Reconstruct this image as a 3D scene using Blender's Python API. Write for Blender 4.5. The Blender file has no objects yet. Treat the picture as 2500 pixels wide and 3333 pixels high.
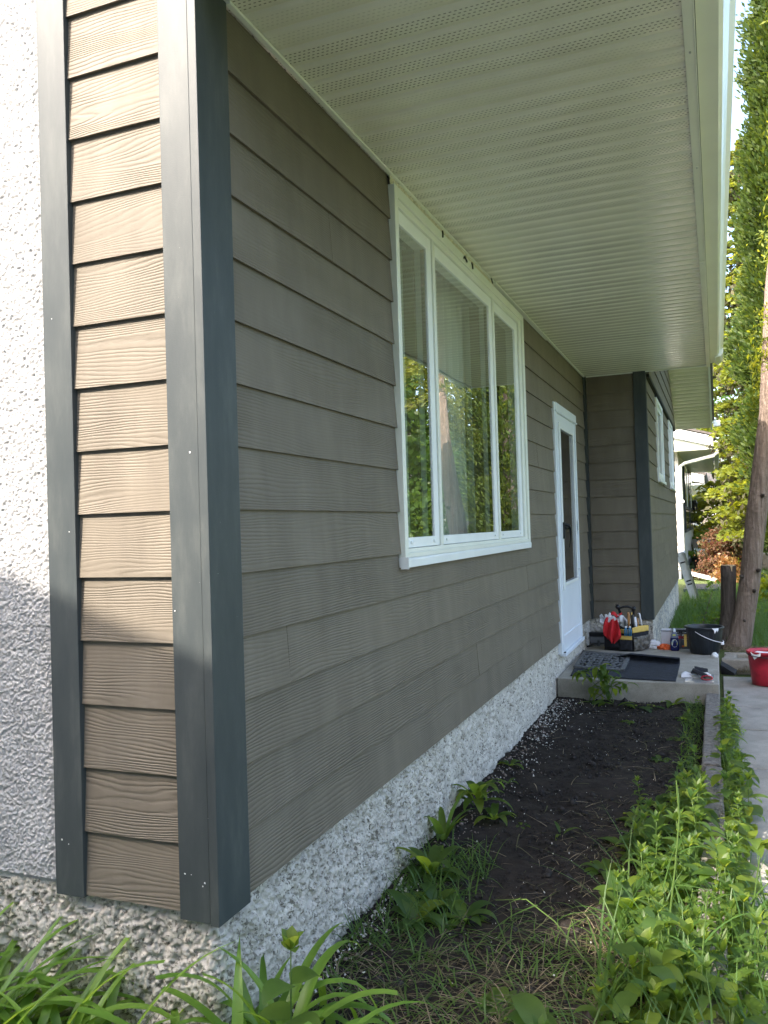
import bpy, bmesh, math, random
import numpy as np
from mathutils import Vector, Matrix
random.seed(7); rng = np.random.default_rng(11)
S = bpy.context.scene
COL = S.collection
R_ = math.radians
PI = math.pi

# ---------------------------------------------------------------- camera
cam = bpy.data.cameras.new('camera'); co = bpy.data.objects.new('camera', cam); COL.objects.link(co)
cr = Vector((0.92780411, 0.37182622, -0.03041053)); cu = Vector((0.03487746, -0.00529238, 0.99937758)); cf = Vector((-0.37143384, 0.92828727, 0.01787865))
M = Matrix(((cr.x, cu.x, -cf.x, 1.2596), (cr.y, cu.y, -cf.y, -1.8797), (cr.z, cu.z, -cf.z, 1.0068), (0, 0, 0, 1)))
co.matrix_world = M
cam.sensor_fit = 'VERTICAL'; cam.sensor_height = 36; cam.lens = 29.21
cam.clip_start = .05; cam.clip_end = 900
S.camera = co
# ---------------------------------------------------------------- light
SUN = Vector((-0.51, -0.86, 0.885)).normalized()          # towards the sun
elev = math.asin(SUN.z); azim = math.atan2(SUN.x, SUN.y)
W = bpy.data.worlds.new('World'); S.world = W; W.use_nodes = True
nt = W.node_tree; nt.nodes.clear()
sky = nt.nodes.new('ShaderNodeTexSky'); sky.sky_type = 'NISHITA'; sky.sun_disc = False
sky.sun_elevation = elev; sky.sun_rotation = azim; sky.air_density = 1.0; sky.dust_density = 4.0; sky.ozone_density = 0.4
bg = nt.nodes.new('ShaderNodeBackground'); bg.inputs[1].default_value = 0.15
wo = nt.nodes.new('ShaderNodeOutputWorld')
nt.links.new(sky.outputs[0], bg.inputs[0]); nt.links.new(bg.outputs[0], wo.inputs[0])
sl = bpy.data.lights.new('sun', 'SUN'); sl.energy = 2.2; sl.angle = R_(0.53); sl.color = (1.0, 0.90, 0.79)
so = bpy.data.objects.new('sun', sl); COL.objects.link(so)
so.rotation_euler = SUN.to_track_quat('Z', 'Y').to_euler(); so.location = (-20, -30, 30)
S.view_settings.view_transform = 'Standard'; S.view_settings.look = 'None'
S.view_settings.exposure = 2.55; S.view_settings.gamma = 1.0
try:
    S.cycles.max_bounces = 8; S.cycles.diffuse_bounces = 4; S.cycles.transparent_max_bounces = 12
except Exception: pass

# ---------------------------------------------------------------- material helpers
class NT:
    def __init__(s, name):
        s.m = bpy.data.materials.new(name); s.m.use_nodes = True; s.t = s.m.node_tree
        s.b = s.t.nodes['Principled BSDF']; s.out = s.t.nodes['Material Output']
    def n(s, typ, **kw):
        o = s.t.nodes.new(typ)
        for k, v in kw.items(): setattr(o, k, v)
        return o
    def l(s, a, b): s.t.links.new(a, b)
    def val(s, x, inp):
        if isinstance(x, (int, float)): inp.default_value = x
        elif isinstance(x, tuple): inp.default_value = x if len(inp.default_value) == len(x) else tuple(x) + (1,)
        else: s.l(x, inp)
    def math(s, op, a, b=0.0, c=None, clamp=False):
        o = s.n('ShaderNodeMath', operation=op); o.use_clamp = clamp
        s.val(a, o.inputs[0]); s.val(b, o.inputs[1])
        if c is not None: s.val(c, o.inputs[2])
        return o.outputs[0]
    def comb(s, x, y, z):
        o = s.n('ShaderNodeCombineXYZ'); s.val(x, o.inputs[0]); s.val(y, o.inputs[1]); s.val(z, o.inputs[2]); return o.outputs[0]
    def pos(s):
        tc = s.n('ShaderNodeTexCoord'); sp = s.n('ShaderNodeSeparateXYZ'); s.l(tc.outputs['Object'], sp.inputs[0])
        return tc.outputs['Object'], sp.outputs[0], sp.outputs[1], sp.outputs[2]
    def noise(s, vec, scale, detail=3, rough=.55, dist=0.0):
        o = s.n('ShaderNodeTexNoise'); s.l(vec, o.inputs['Vector']); o.inputs['Scale'].default_value = scale
        o.inputs['Detail'].default_value = detail; o.inputs['Roughness'].default_value = rough; o.inputs['Distortion'].default_value = dist
        return o.outputs['Fac']
    def ramp(s, f, stops):
        o = s.n('ShaderNodeValToRGB'); e = o.color_ramp.elements
        while len(e) < len(stops): e.new(.5)
        for i, (p, c) in enumerate(stops):
            e[i].position = p; e[i].color = (c if isinstance(c, tuple) else (c, c, c)) + (1,)
        s.l(f, o.inputs[0]); return o.outputs[0]
    def mix(s, f, a, b, mode='MIX'):
        o = s.n('ShaderNodeMix', data_type='RGBA', blend_type=mode)
        s.val(f, o.inputs[0])
        for x, i in ((a, 6), (b, 7)):
            if isinstance(x, tuple): o.inputs[i].default_value = x + (1,)
            else: s.l(x, o.inputs[i])
        return o.outputs[2]
    def bump(s, h, strength=.5, dist=.01):
        o = s.n('ShaderNodeBump'); o.inputs['Strength'].default_value = strength; o.inputs['Distance'].default_value = dist
        s.l(h, o.inputs['Height']); s.l(o.outputs[0], s.b.inputs['Normal']); return o.outputs[0]
    def base(s, c): s.val(c, s.b.inputs['Base Color'])
    def rough(s, r): s.val(r, s.b.inputs['Roughness'])
    def isl(s):
        return s.n('ShaderNodeNewGeometry').outputs['Random Per Island']

def simple(name, col, rough=.5, metal=0, var=.12, nscale=18, bump=0.0, bscale=60, spec=.5):
    k = NT(name); P, x, y, z = k.pos()
    f = k.noise(P, nscale, 4)
    c0 = tuple(max(0, v * (1 - var)) for v in col); c1 = tuple(min(1, v * (1 + var)) for v in col)
    k.base(k.ramp(f, [(.3, c0), (.7, c1)])); k.rough(rough); k.b.inputs['Metallic'].default_value = metal
    k.b.inputs['Specular IOR Level'].default_value = spec
    if bump: k.bump(k.noise(P, bscale, 4), .6, bump)
    return k.m

def siding_mat(name, axis, col=(.156, .134, .103), amp=105.0, gr=.22):
    k = NT(name); P, x, y, z = k.pos(); a = {'x': x, 'y': y}[axis]; r = k.isl()
    ro = k.math('MULTIPLY', r, 37.0)
    broad = k.noise(k.comb(k.math('MULTIPLY', a, 1.1), ro, k.math('MULTIPLY', z, 7.0)), 1.0, 2, .5)
    fine = k.noise(k.comb(k.math('MULTIPLY', a, 22.0), ro, k.math('MULTIPLY', z, 70.0)), 1.0, 2, .5)
    ph = k.math('ADD', k.math('MULTIPLY', z, 640.0), k.math('MULTIPLY', broad, amp))
    ph = k.math('ADD', ph, k.math('MULTIPLY', fine, 3.2))
    s = k.math('SINE', ph)
    s = k.math('POWER', k.math('ADD', k.math('MULTIPLY', s, .5), .5), 1.8)
    lum = k.noise(k.comb(k.math('MULTIPLY', a, 2.2), ro, k.math('MULTIPLY', z, 5.0)), 1.0, 3, .5)
    depth = k.ramp(lum, [(.38, .25), (.62, 1.0)])
    s2 = k.math('MULTIPLY', s, depth)
    streak = k.noise(k.comb(k.math('MULTIPLY', a, 9.0), k.math('MULTIPLY', ro, .3), k.math('MULTIPLY', z, 2.0)), 1.0, 5, .6)
    dark = tuple(v * .90 for v in col); lite = tuple(min(1, v * 1.08 + .003) for v in col)
    c = k.mix(k.ramp(streak, [(.35, 0.0), (.7, 1.0)]), dark, lite)
    c = k.mix(k.math('MULTIPLY', s2, gr), c, tuple(v * .55 for v in col))
    tone = k.math('ADD', k.math('MULTIPLY', r, .10), .95)
    cc = k.n('ShaderNodeVectorMath', operation='SCALE'); k.l(c, cc.inputs[0]); k.l(tone, cc.inputs['Scale'])
    dust = k.noise(P, 3.1, 5, .65)
    c = k.mix(k.math('MULTIPLY', k.ramp(dust, [(.5, 0.0), (.75, 1.0)]), .07), cc.outputs[0], (.34, .32, .29))
    k.base(c); k.rough(.6); k.b.inputs['Specular IOR Level'].default_value = .22
    h = k.math('SUBTRACT', k.math('MULTIPLY', k.noise(P, 300, 2), .15), s2)
    k.bump(h, 1.0, .0012)
    return k.m

def trim_mat():
    k = NT('slate_trim_paint'); P, x, y, z = k.pos()
    g = k.noise(k.comb(k.math('MULTIPLY', x, 14.0), k.math('MULTIPLY', y, 14.0), k.math('MULTIPLY', z, 3.5)), 1.0, 6, .65)
    sp = k.noise(P, 140, 2)
    c = k.ramp(g, [(.3, (.036, .045, .048)), (.52, (.048, .057, .058)), (.74, (.074, .083, .080))])
    c = k.mix(k.ramp(sp, [(.80, 0.0), (.81, 1.0)]), c, (.45, .46, .45))
    k.base(c); k.rough(.5); k.b.inputs['Specular IOR Level'].default_value = .32
    k.bump(k.noise(P, 420, 3), .25, .0012)
    return k.m

def soffit_mat():
    k = NT('vented_vinyl'); P, x, y, z = k.pos()
    u = k.math('FRACT', k.math('DIVIDE', y, .1016)); strip = k.math('FLOOR', k.math('DIVIDE', y, .1016))
    rowf = k.math('MULTIPLY', k.math('SUBTRACT', u, .30), 1 / .15)           # rows 0..3 within the strip
    row = k.math('FLOOR', rowf); inr = k.math('MULTIPLY', k.math('GREATER_THAN', rowf, 0.0), k.math('LESS_THAN', rowf, 4.0))
    rv = k.math('ABSOLUTE', k.math('SUBTRACT', k.math('FRACT', rowf), .5))
    xf = k.math('FRACT', k.math('ADD', k.math('DIVIDE', x, .0165), k.math('MULTIPLY', row, .5)))
    xv = k.math('ABSOLUTE', k.math('SUBTRACT', xf, .5))
    hole = k.math('MULTIPLY', k.math('LESS_THAN', rv, .14), k.math('LESS_THAN', xv, .24)); hole = k.math('MULTIPLY', hole, inr)
    wn = k.n('ShaderNodeTexWhiteNoise', noise_dimensions='1D'); k.l(k.math('FLOOR', k.math('DIVIDE', strip, 2.0)), wn.inputs['W'])
    amt = k.ramp(wn.outputs['Value'], [(.35, .22), (.6, .85)])
    along = k.noise(k.comb(k.math('MULTIPLY', x, 3.0), k.math('MULTIPLY', y, 1.0), 0.0), 1.0, 2)
    amt = k.math('MULTIPLY', amt, k.math('ADD', along, .45), clamp=True)
    dirt = k.noise(P, 4, 4)
    c = k.ramp(dirt, [(.3, (.70, .69, .59)), (.7, (.77, .76, .66))])
    c = k.mix(k.math('MULTIPLY', hole, amt), c, (.03, .03, .025))
    k.base(c); k.rough(.27)
    k.bump(k.math('ADD', k.math('MULTIPLY', hole, -1.0), k.math('MULTIPLY', k.noise(P, 6, 2), 1.2)), .5, .0015)
    return k.m

def stucco_mat(name, c0, c1, pit=None, pth=(.36, .42)):
    k = NT(name); P, x, y, z = k.pos()
    f = k.noise(P, 9, 5, .6); c = k.ramp(f, [(.3, c0), (.7, c1)])
    if pit:
        p = k.noise(P, 75, 4, .6, .6)
        q = k.noise(P, 14, 3, .6)
        pp = k.math('ADD', p, k.math('MULTIPLY', k.math('SUBTRACT', q, .5), .35))
        c = k.mix(k.ramp(pp, [(pth[0], 1.0), (pth[1], 0.0)]), c, pit)
    k.base(c); k.rough(.95); k.b.inputs['Specular IOR Level'].default_value = .08
    k.bump(k.noise(P, 190, 6, .72), 1.0, .0045)
    return k.m

def leaf_mat(name, cols, trans=.45, rough=.45, vein=False):
    k = NT(name); r = k.isl(); P, x, y, z = k.pos()
    oi = k.n('ShaderNodeObjectInfo').outputs['Random']; r = k.math('FRACT', k.math('ADD', k.math('MULTIPLY', r, .6), oi))
    n = len(cols); c = k.ramp(r, [(i / max(1, n - 1), cc) for i, cc in enumerate(cols)])
    f = k.noise(P, 30, 3); c = k.mix(k.math('MULTIPLY', f, .35), c, tuple(v * .55 for v in cols[0]))
    k.base(c); k.rough(rough); k.b.inputs['Specular IOR Level'].default_value = .35
    tr = k.n('ShaderNodeBsdfTranslucent'); mx = k.n('ShaderNodeMixShader'); mx.inputs[0].default_value = trans
    hs = k.n('ShaderNodeHueSaturation'); hs.inputs['Hue'].default_value = .465; hs.inputs['Saturation'].default_value = 1.1; hs.inputs['Value'].default_value = 3.6
    k.l(c, hs.inputs['Color']); k.l(hs.outputs[0], tr.inputs[0])
    k.l(k.b.outputs[0], mx.inputs[1]); k.l(tr.outputs[0], mx.inputs[2]); k.l(mx.outputs[0], k.out.inputs[0])
    return k.m

def glass_mat(name, tint=(.92, .95, .93), ior=1.5, gain=1.9, rough=.0):
    k = NT(name); k.t.nodes.remove(k.b)
    fr = k.n('ShaderNodeFresnel'); fr.inputs[0].default_value = ior
    P, x, y, z = k.pos()
    bp = k.n('ShaderNodeBump'); bp.inputs['Strength'].default_value = .25; bp.inputs['Distance'].default_value = .004
    k.l(k.noise(P, 1.6, 1), bp.inputs['Height'])
    gl = k.n('ShaderNodeBsdfGlossy'); gl.inputs['Roughness'].default_value = rough; gl.inputs[0].default_value = (1, 1, 1, 1); k.l(bp.outputs[0], gl.inputs['Normal'])
    tp = k.n('ShaderNodeBsdfTransparent'); tp.inputs[0].default_value = tint + (1,)
    mx = k.n('ShaderNodeMixShader'); k.l(k.math('MULTIPLY', fr.outputs[0], gain, clamp=True), mx.inputs[0])
    k.l(tp.outputs[0], mx.inputs[1]); k.l(gl.outputs[0], mx.inputs[2]); k.l(mx.outputs[0], k.out.inputs[0])
    return k.m

def bark_mat(name, c0, c1, zs=3.0):
    k = NT(name); P, x, y, z = k.pos()
    v = k.comb(k.math('MULTIPLY', x, 34.0), k.math('MULTIPLY', y, 34.0), k.math('MULTIPLY', z, zs))
    f = k.noise(v, 1.0, 6, .65, .8); g = k.noise(P, 7, 4)
    c = k.ramp(f, [(.3, tuple(a * .45 for a in c0)), (.5, c0), (.75, c1)])
    c = k.mix(k.math('MULTIPLY', g, .4), c, tuple(a * .6 for a in c0))
    k.base(c); k.rough(.9); k.bump(k.math('ADD', f, k.math('MULTIPLY', g, 1.5)), 1.0, .035); return k.m

def concrete_mat(name, c0, c1, bscale=120):
    k = NT(name); P, x, y, z = k.pos()
    f = k.noise(P, 5, 6, .65); g = k.noise(P, 160, 3)
    c = k.ramp(f, [(.3, c0), (.68, c1)]); c = k.mix(k.ramp(g, [(.3, .35), (.5, 0.0)]), c, tuple(a * .4 for a in c0))
    k.base(c); k.rough(.9); k.bump(k.noise(P, bscale, 5, .65), .6, .004); return k.m

MT = {}
MT['sid_y'] = siding_mat('brown_siding_long', 'y', amp=62.0, gr=.20); MT['sid_x'] = siding_mat('brown_siding_end', 'x')
MT['trim'] = trim_mat(); MT['soffit'] = soffit_mat()
MT['stucco'] = stucco_mat('white_stucco', (.44, .438, .435), (.54, .537, .535))
MT['parge'] = stucco_mat('grey_parging', (.46, .43, .38), (.68, .64, .57), (.20, .185, .155), (.37, .45))
MT['vinyl'] = simple('white_vinyl', (.74, .76, .70), .35, var=.04, nscale=5)
MT['vinylb'] = simple('bright_vinyl', (.80, .83, .84), .3, var=.04, nscale=5)
MT['alu'] = simple('white_aluminium', (.74, .75, .66), .28, var=.05, nscale=3)
MT['caulk'] = simple('crumbly_render', (.62, .58, .47), .95, var=.3, nscale=60, bump=.01, bscale=90)
MT['glass'] = glass_mat('window_glass', gain=2.5)
MT['dglass'] = glass_mat('door_glass', (.55, .58, .6), 1.45, 1.6, .05)
MT['curtain'] = simple('sheer_curtain', (.66, .70, .64), .8, var=.1, nscale=3)
MT['woodj'] = simple('brown_jamb', (.16, .12, .09), .6)
MT['room'] = simple('room_plaster', (.35, .33, .3), .9)
MT['darkwood'] = simple('inner_door_wood', (.045, .045, .05), .6, var=.4, nscale=4)
MT['door'] = simple('storm_door_white', (.74, .79, .86), .3, var=.03, nscale=4)
MT['black'] = simple('black_plastic', (.012, .013, .016), .4, var=.3)
MT['blackm'] = simple('black_mark', (.01, .01, .01), .8)
MT['bucket'] = simple('black_bucket_plastic', (.012, .016, .022), .33, var=.4, nscale=9)
MT['fabric'] = simple('black_fabric', (.010, .011, .016), .85, var=.4, nscale=40, bump=.004, bscale=300)
MT['matfab'] = simple('dark_blue_fabric', (.014, .018, .028), .9, var=.5, nscale=25, bump=.006, bscale=200)
MT['rubber'] = simple('worn_rubber', (.11, .115, .12), .7, var=.5, nscale=30)
MT['yellow'] = simple('yellow_band', (.62, .42, .10), .7, var=.15)
MT['red'] = simple('red_fabric', (.50, .012, .018), .8, var=.2)
MT['redpl'] = simple('red_plastic', (.38, .012, .03), .35, var=.35, nscale=12)
MT['whitec'] = simple('white_cloth', (.72, .72, .76), .85, var=.08)
MT['orange'] = simple('orange_rubber', (.80, .13, .02), .5, var=.2)
MT['meshp'] = simple('mesh_pocket', (.10, .09, .075), .45, var=.7, nscale=25)
MT['woodh'] = simple('varnished_handle', (.40, .19, .07), .4, var=.25, nscale=40)
MT['blueh'] = simple('blue_grip', (.03, .16, .30), .4)
MT['steel'] = simple('bright_steel', (.62, .62, .62), .35, .7)
MT['grey'] = simple('grey_box_card', (.11, .115, .13), .6)
MT['soap'] = simple('blue_soap', (.008, .012, .10), .12, var=.1)
MT['label'] = simple('pale_label', (.55, .62, .60), .5, var=.2, nscale=60)
MT['lime'] = simple('lime_label', (.55, .62, .08), .5)
MT['clear'] = simple('translucent_cap', (.55, .62, .68), .2)
MT['concrete'] = concrete_mat('porch_concrete', (.22, .205, .175), (.38, .36, .315))
MT['slab'] = concrete_mat('paving_concrete', (.19, .178, .158), (.33, .31, .28), 40)
MT['kerb'] = concrete_mat('kerb_concrete', (.20, .18, .15), (.34, .31, .27))
MT['timber'] = bark_mat('weathered_timber', (.23, .21, .19), (.36, .34, .32), 34.0)
MT['bark'] = bark_mat('grey_brown_bark', (.20, .15, .12), (.36, .29, .25))
MT['bark_dark'] = bark_mat('dark_bark', (.07, .055, .045), (.15, .12, .10))
MT['cut'] = simple('cut_wood', (.45, .33, .20), .9, var=.3)
MT['shingle'] = simple('roof_shingle', (.10, .09, .085), .9, var=.4, nscale=30, bump=.01)
MT['nbst'] = stucco_mat('neighbour_stucco', (.60, .57, .52), (.74, .71, .66))
MT['neutral'] = stucco_mat('neutral_stucco', (.62, .63, .65), (.70, .71, .73))
MT['nbgrey'] = simple('grey_plinth', (.22, .23, .25), .9)
MT['dkblue'] = simple('dark_shutter', (.03, .045, .065), .5)
MT['darkglass'] = simple('dark_pane', (.03, .04, .05), .08, spec=.8)
MT['soap_foam'] = simple('soap_suds', (.80, .82, .84), .6, var=.06, nscale=80, bump=.01, bscale=90)

def soil_mat():
    k = NT('dark_soil'); P, x, y, z = k.pos()
    f = k.noise(P, 14, 6, .7); g = k.noise(P, 170, 4, .7)
    c = k.ramp(f, [(.3, (.016, .013, .011)), (.7, (.048, .040, .034))])
    c = k.mix(k.ramp(g, [(.66, 0.0), (.72, 1.0)]), c, (.12, .10, .09))
    k.base(c); k.rough(1.0); k.b.inputs['Specular IOR Level'].default_value = .15; k.bump(k.noise(P, 90, 6, .75), 1.0, .012); return k.m
MT['soil'] = soil_mat()
def lawn_mat():
    k = NT('lawn_grass'); P, x, y, z = k.pos()
    f = k.noise(P, 1.2, 5, .6); g = k.noise(P, 60, 4, .7)
    c = k.ramp(f, [(.3, (.07, .11, .022)), (.7, (.14, .19, .045))]); c = k.mix(k.ramp(g, [(.35, .6), (.6, 0.0)]), c, (.02, .04, .01))
    k.base(c); k.rough(.9); k.bump(g, 1.0, .03); return k.m
MT['lawn'] = lawn_mat()
MT['leaf'] = leaf_mat('weed_leaf', [(.040, .092, .022), (.095, .155, .026), (.062, .118, .034), (.145, .20, .030)], .56)
MT['stem'] = leaf_mat('weed_stem', [(.08, .14, .035), (.10, .16, .04)], .2)
MT['lily'] = leaf_mat('daylily_leaf', [(.075, .155, .022), (.12, .22, .035), (.17, .28, .05), (.09, .18, .03)], .35, .38)
MT['grass'] = leaf_mat('grass_blade', [(.045, .10, .022), (.075, .14, .03), (.06, .125, .035)], .4)
MT['straw'] = leaf_mat('dry_straw', [(.15, .12, .07), (.30, .25, .17), (.10, .085, .045), (.08, .10, .035)], .2, .8)
MT['cedar'] = leaf_mat('cedar_spray', [(.020, .045, .008), (.055, .09, .014), (.095, .13, .022), (.032, .06, .010)], .34, .6)
MT['spruce'] = leaf_mat('spruce_needles', [(.075, .11, .014), (.15, .18, .026), (.11, .145, .02), (.18, .20, .035)], .35, .6)
MT['spruce_in'] = leaf_mat('painted_shade_needles', [(.05, .06, .025), (.09, .08, .045), (.04, .06, .02)], .2, .8)  # darker copy of the needles, shade painted into the colour
MT['treeleaf'] = leaf_mat('tree_leaf', [(.04, .09, .018), (.07, .13, .02), (.05, .11, .02)], .4)
MT['yellowleaf'] = leaf_mat('yellow_leaf', [(.20, .22, .02), (.14, .2, .025)], .4)
MT['redleaf'] = leaf_mat('red_leaf', [(.12, .06, .035), (.09, .07, .03), (.16, .08, .05), (.08, .09, .03)], .3)
MT['orangeleaf'] = leaf_mat('orange_leaf', [(.24, .12, .06), (.22, .16, .04)], .3)
MT['petalw'] = leaf_mat('white_petal', [(.75, .75, .75), (.8, .8, .78)], .2)
MT['petalr'] = leaf_mat('pink_petal', [(.70, .05, .06), (.75, .08, .08)], .2)

# ---------------------------------------------------------------- object helpers
ORG = {}
def tag(o, label=None, cat=None, group=None, kind=None):
    for k, v in (('label', label), ('category', cat), ('group', group), ('kind', kind)):
        if v: o[k] = v
    return o
def thing(name, loc, label, cat, group=None):
    o = bpy.data.objects.new(name, None); COL.objects.link(o); o.location = loc; o.empty_display_size = .1
    ORG[o.name] = Vector(loc); return tag(o, label, cat, group)
def link(name, me, mat, parent=None, origin=None, smooth=False, bevel=0, label=None):
    """me has world coordinates; origin = the object's own place"""
    if parent is not None: org = ORG[parent.name] if origin is None else Vector(origin)
    else: org = Vector(origin) if origin is not None else Vector((0, 0, 0))
    me.transform(Matrix.Translation(-org))
    o = bpy.data.objects.new(name, me); COL.objects.link(o)
    if parent is not None: o.parent = parent; o.location = org - ORG[parent.name]
    else: o.location = org
    ORG[o.name] = org
    for m in (mat if isinstance(mat, (list, tuple)) else [mat]): me.materials.append(m)
    if smooth: me.polygons.foreach_set('use_smooth', [True] * len(me.polygons))
    if bevel:
        b = o.modifiers.new('bevel', 'BEVEL'); b.width = bevel; b.segments = 2; b.limit_method = 'ANGLE'; b.angle_limit = R_(40)
    if label: o['label'] = label
    return o
def mesh_np(name, V, F):
    V = np.asarray(V, dtype=np.float32); F = np.asarray(F, dtype=np.int32); n = F.shape[1]
    me = bpy.data.meshes.new(name); me.vertices.add(len(V)); me.vertices.foreach_set('co', V.ravel())
    me.loops.add(F.size); me.loops.foreach_set('vertex_index', F.ravel())
    me.polygons.add(len(F)); me.polygons.foreach_set('loop_start', np.arange(0, F.size, n, dtype=np.int32))
    me.polygons.foreach_set('loop_total', np.full(len(F), n, dtype=np.int32)); me.update(calc_edges=True); me.validate(); return me
class MB:
    def __init__(s): s.v = []; s.f = []
    def add(s, vs, fs):
        o = len(s.v); s.v += [tuple(v) for v in vs]; s.f += [tuple(i + o for i in f) for f in fs]; return s
    def box(s, x0, x1, y0, y1, z0, z1):
        return s.hexa([(x0, y0, z0), (x1, y0, z0), (x1, y1, z0), (x0, y1, z0), (x0, y0, z1), (x1, y0, z1), (x1, y1, z1), (x0, y1, z1)])
    def hexa(s, p): return s.add(p, [(0, 3, 2, 1), (4, 5, 6, 7), (0, 1, 5, 4), (1, 2, 6, 5), (2, 3, 7, 6), (3, 0, 4, 7)])
    def obox(s, c, ax, ay, az):      # centre and three half-axes
        c, ax, ay, az = map(Vector, (c, ax, ay, az))
        return s.hexa([c - ax - ay - az, c + ax - ay - az, c + ax + ay - az, c - ax + ay - az, c - ax - ay + az, c + ax - ay + az, c + ax + ay + az, c - ax + ay + az])
    def prism(s, prof, fn, t0, t1):  # closed profile (a,b) -> fn(a,b,t)
        n = len(prof); vs = [fn(a, b, t0) for a, b in prof] + [fn(a, b, t1) for a, b in prof]
        fs = [(i, (i + 1) % n, (i + 1) % n + n, i + n) for i in range(n)] + [tuple(range(n - 1, -1, -1)), tuple(range(n, 2 * n))]
        return s.add(vs, fs)
    def tube(s, pts, rad, n=10, cap=True):
        pts = [Vector(p) for p in pts]; rad = rad if isinstance(rad, (list, tuple)) else [rad] * len(pts); vs = []; fs = []
        up = Vector((0, 0, 1)); prev = None
        for i, p in enumerate(pts):
            d = (pts[min(i + 1, len(pts) - 1)] - pts[max(i - 1, 0)]).normalized()
            a = prev if prev is not None else (up if abs(d.z) < .9 else Vector((1, 0, 0)))
            x = (a - d * a.dot(d)).normalized(); y = d.cross(x); prev = x
            for j in range(n):
                t = 2 * PI * j / n; vs.append(p + (x * math.cos(t) + y * math.sin(t)) * rad[i])
        for i in range(len(pts) - 1):
            for j in range(n): fs.append((i * n + j, i * n + (j + 1) % n, (i + 1) * n + (j + 1) % n, (i + 1) * n + j))
        if cap: fs += [tuple(range(n - 1, -1, -1)), tuple(range((len(pts) - 1) * n, len(pts) * n))]
        return s.add(vs, fs)
    def lathe(s, c, prof, n=40):
        vs = [(c[0] + r * math.cos(2 * PI * j / n), c[1] + r * math.sin(2 * PI * j / n), c[2] + z) for r, z in prof for j in range(n)]
        fs = [(i * n + j, i * n + (j + 1) % n, (i + 1) * n + (j + 1) % n, (i + 1) * n + j) for i in range(len(prof) - 1) for j in range(n)]
        return s.add(vs, fs)
    def build(s, name, mat, parent=None, origin=None, smooth=False, bevel=0, label=None):
        me = bpy.data.meshes.new(name); me.from_pydata(s.v, [], s.f); me.validate()
        return link(name, me, mat, parent, origin, smooth, bevel, label)

# numpy gradient-free value noise (3D), vectorised
_G = rng.random((64, 64, 64)).astype(np.float32)
def vnoise(p):
    p = np.asarray(p, dtype=np.float64); i = np.floor(p).astype(int); f = p - i; f = f * f * (3 - 2 * f); r = 0
    for a in (0, 1):
        for b in (0, 1):
            for c in (0, 1):
                w = (f[..., 0] if a else 1 - f[..., 0]) * (f[..., 1] if b else 1 - f[..., 1]) * (f[..., 2] if c else 1 - f[..., 2])
                r = r + w * _G[(i[..., 0] + a) % 64, (i[..., 1] + b) % 64, (i[..., 2] + c) % 64]
    return r
def fbm(p, freq, octv=4, gain=.5):
    r = 0; a = 1; t = 0
    for o in range(octv): r = r + a * vnoise(np.asarray(p) * freq * (2 ** o) + 17.3 * o); t += a; a *= gain
    return r / t
def gridfaces(nu, nv):
    i = np.arange(nu * nv).reshape(nu, nv)
    return np.stack([i[:-1, :-1], i[1:, :-1], i[1:, 1:], i[:-1, 1:]], -1).reshape(-1, 4)

# ================================================================ SETTING
GZ = -.45
# ground: one sheet with a soil bed left open by being lower there
V = []; 
me = MB().add([(-200, -200, GZ - .03), (200, -200, GZ - .03), (200, 400, GZ - .03), (-200, 400, GZ - .03)], [(0, 1, 2, 3)])
tag(me.build('ground', MT['lawn']), kind='structure')
# lawn surface beyond the path, gently uneven
def sheet(name, x0, x1, y0, y1, st, z, amp, fr, mat, kind='structure'):
    xs = np.arange(x0, x1 + st / 2, st); ys = np.arange(y0, y1 + st / 2, st); X, Y = np.meshgrid(xs, ys, indexing='ij')
    P = np.stack([X, Y, X * 0], -1); Z = z + (.06 * np.exp(-((X - 1.5) / .9) ** 2 - ((Y - 7.7) / .8) ** 2) if name == 'lawn' else 0) + amp * (fbm(P, fr, 5, .55) - .5) * 2
    o = link(name, mesh_np(name, np.stack([X, Y, Z], -1).reshape(-1, 3), gridfaces(len(xs), len(ys))), mat, smooth=True); tag(o, kind=kind); return o
soil = sheet('soil_bed', -.05, 1.16, -.6, 5.0, .01, -.425, .028, 7, MT['soil'])
sheet('lawn', -1.5, 9, 6.74, 30, .12, GZ + .0, .02, 1.2, MT['lawn'])
sheet('side_bed', -3.0, 1.16, -1.7, -.604, .03, -.435, .02, 6, MT['soil'])
# path of square slabs
mb = MB(); yy = -3.0; j = 0
ys_ = [-3.3, -2.35, -1.4, -.45, .55, 1.5, 2.44, 3.36, 4.30, 5.02, 5.77, 6.30]
for y0, y1 in zip(ys_[:-1], ys_[1:]):
    for x0, x1 in ((1.262, 2.0), (2.008, 2.75)):
        d = random.uniform(-.006, .006); t = random.uniform(-.004, .004)
        mb.hexa([(x0, y0 + .006, GZ - .05), (x1, y0 + .006, GZ - .05), (x1, y1 - .006, GZ - .05), (x0, y1 - .006, GZ - .05),
                 (x0, y0 + .006, GZ + .005 + d), (x1, y0 + .006, GZ + .005 + d + t), (x1, y1 - .006, GZ + .005 + d - t), (x0, y1 - .006, GZ + .005 + d)])
tag(mb.build('path', MT['slab'], bevel=.006), kind='structure')

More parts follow.
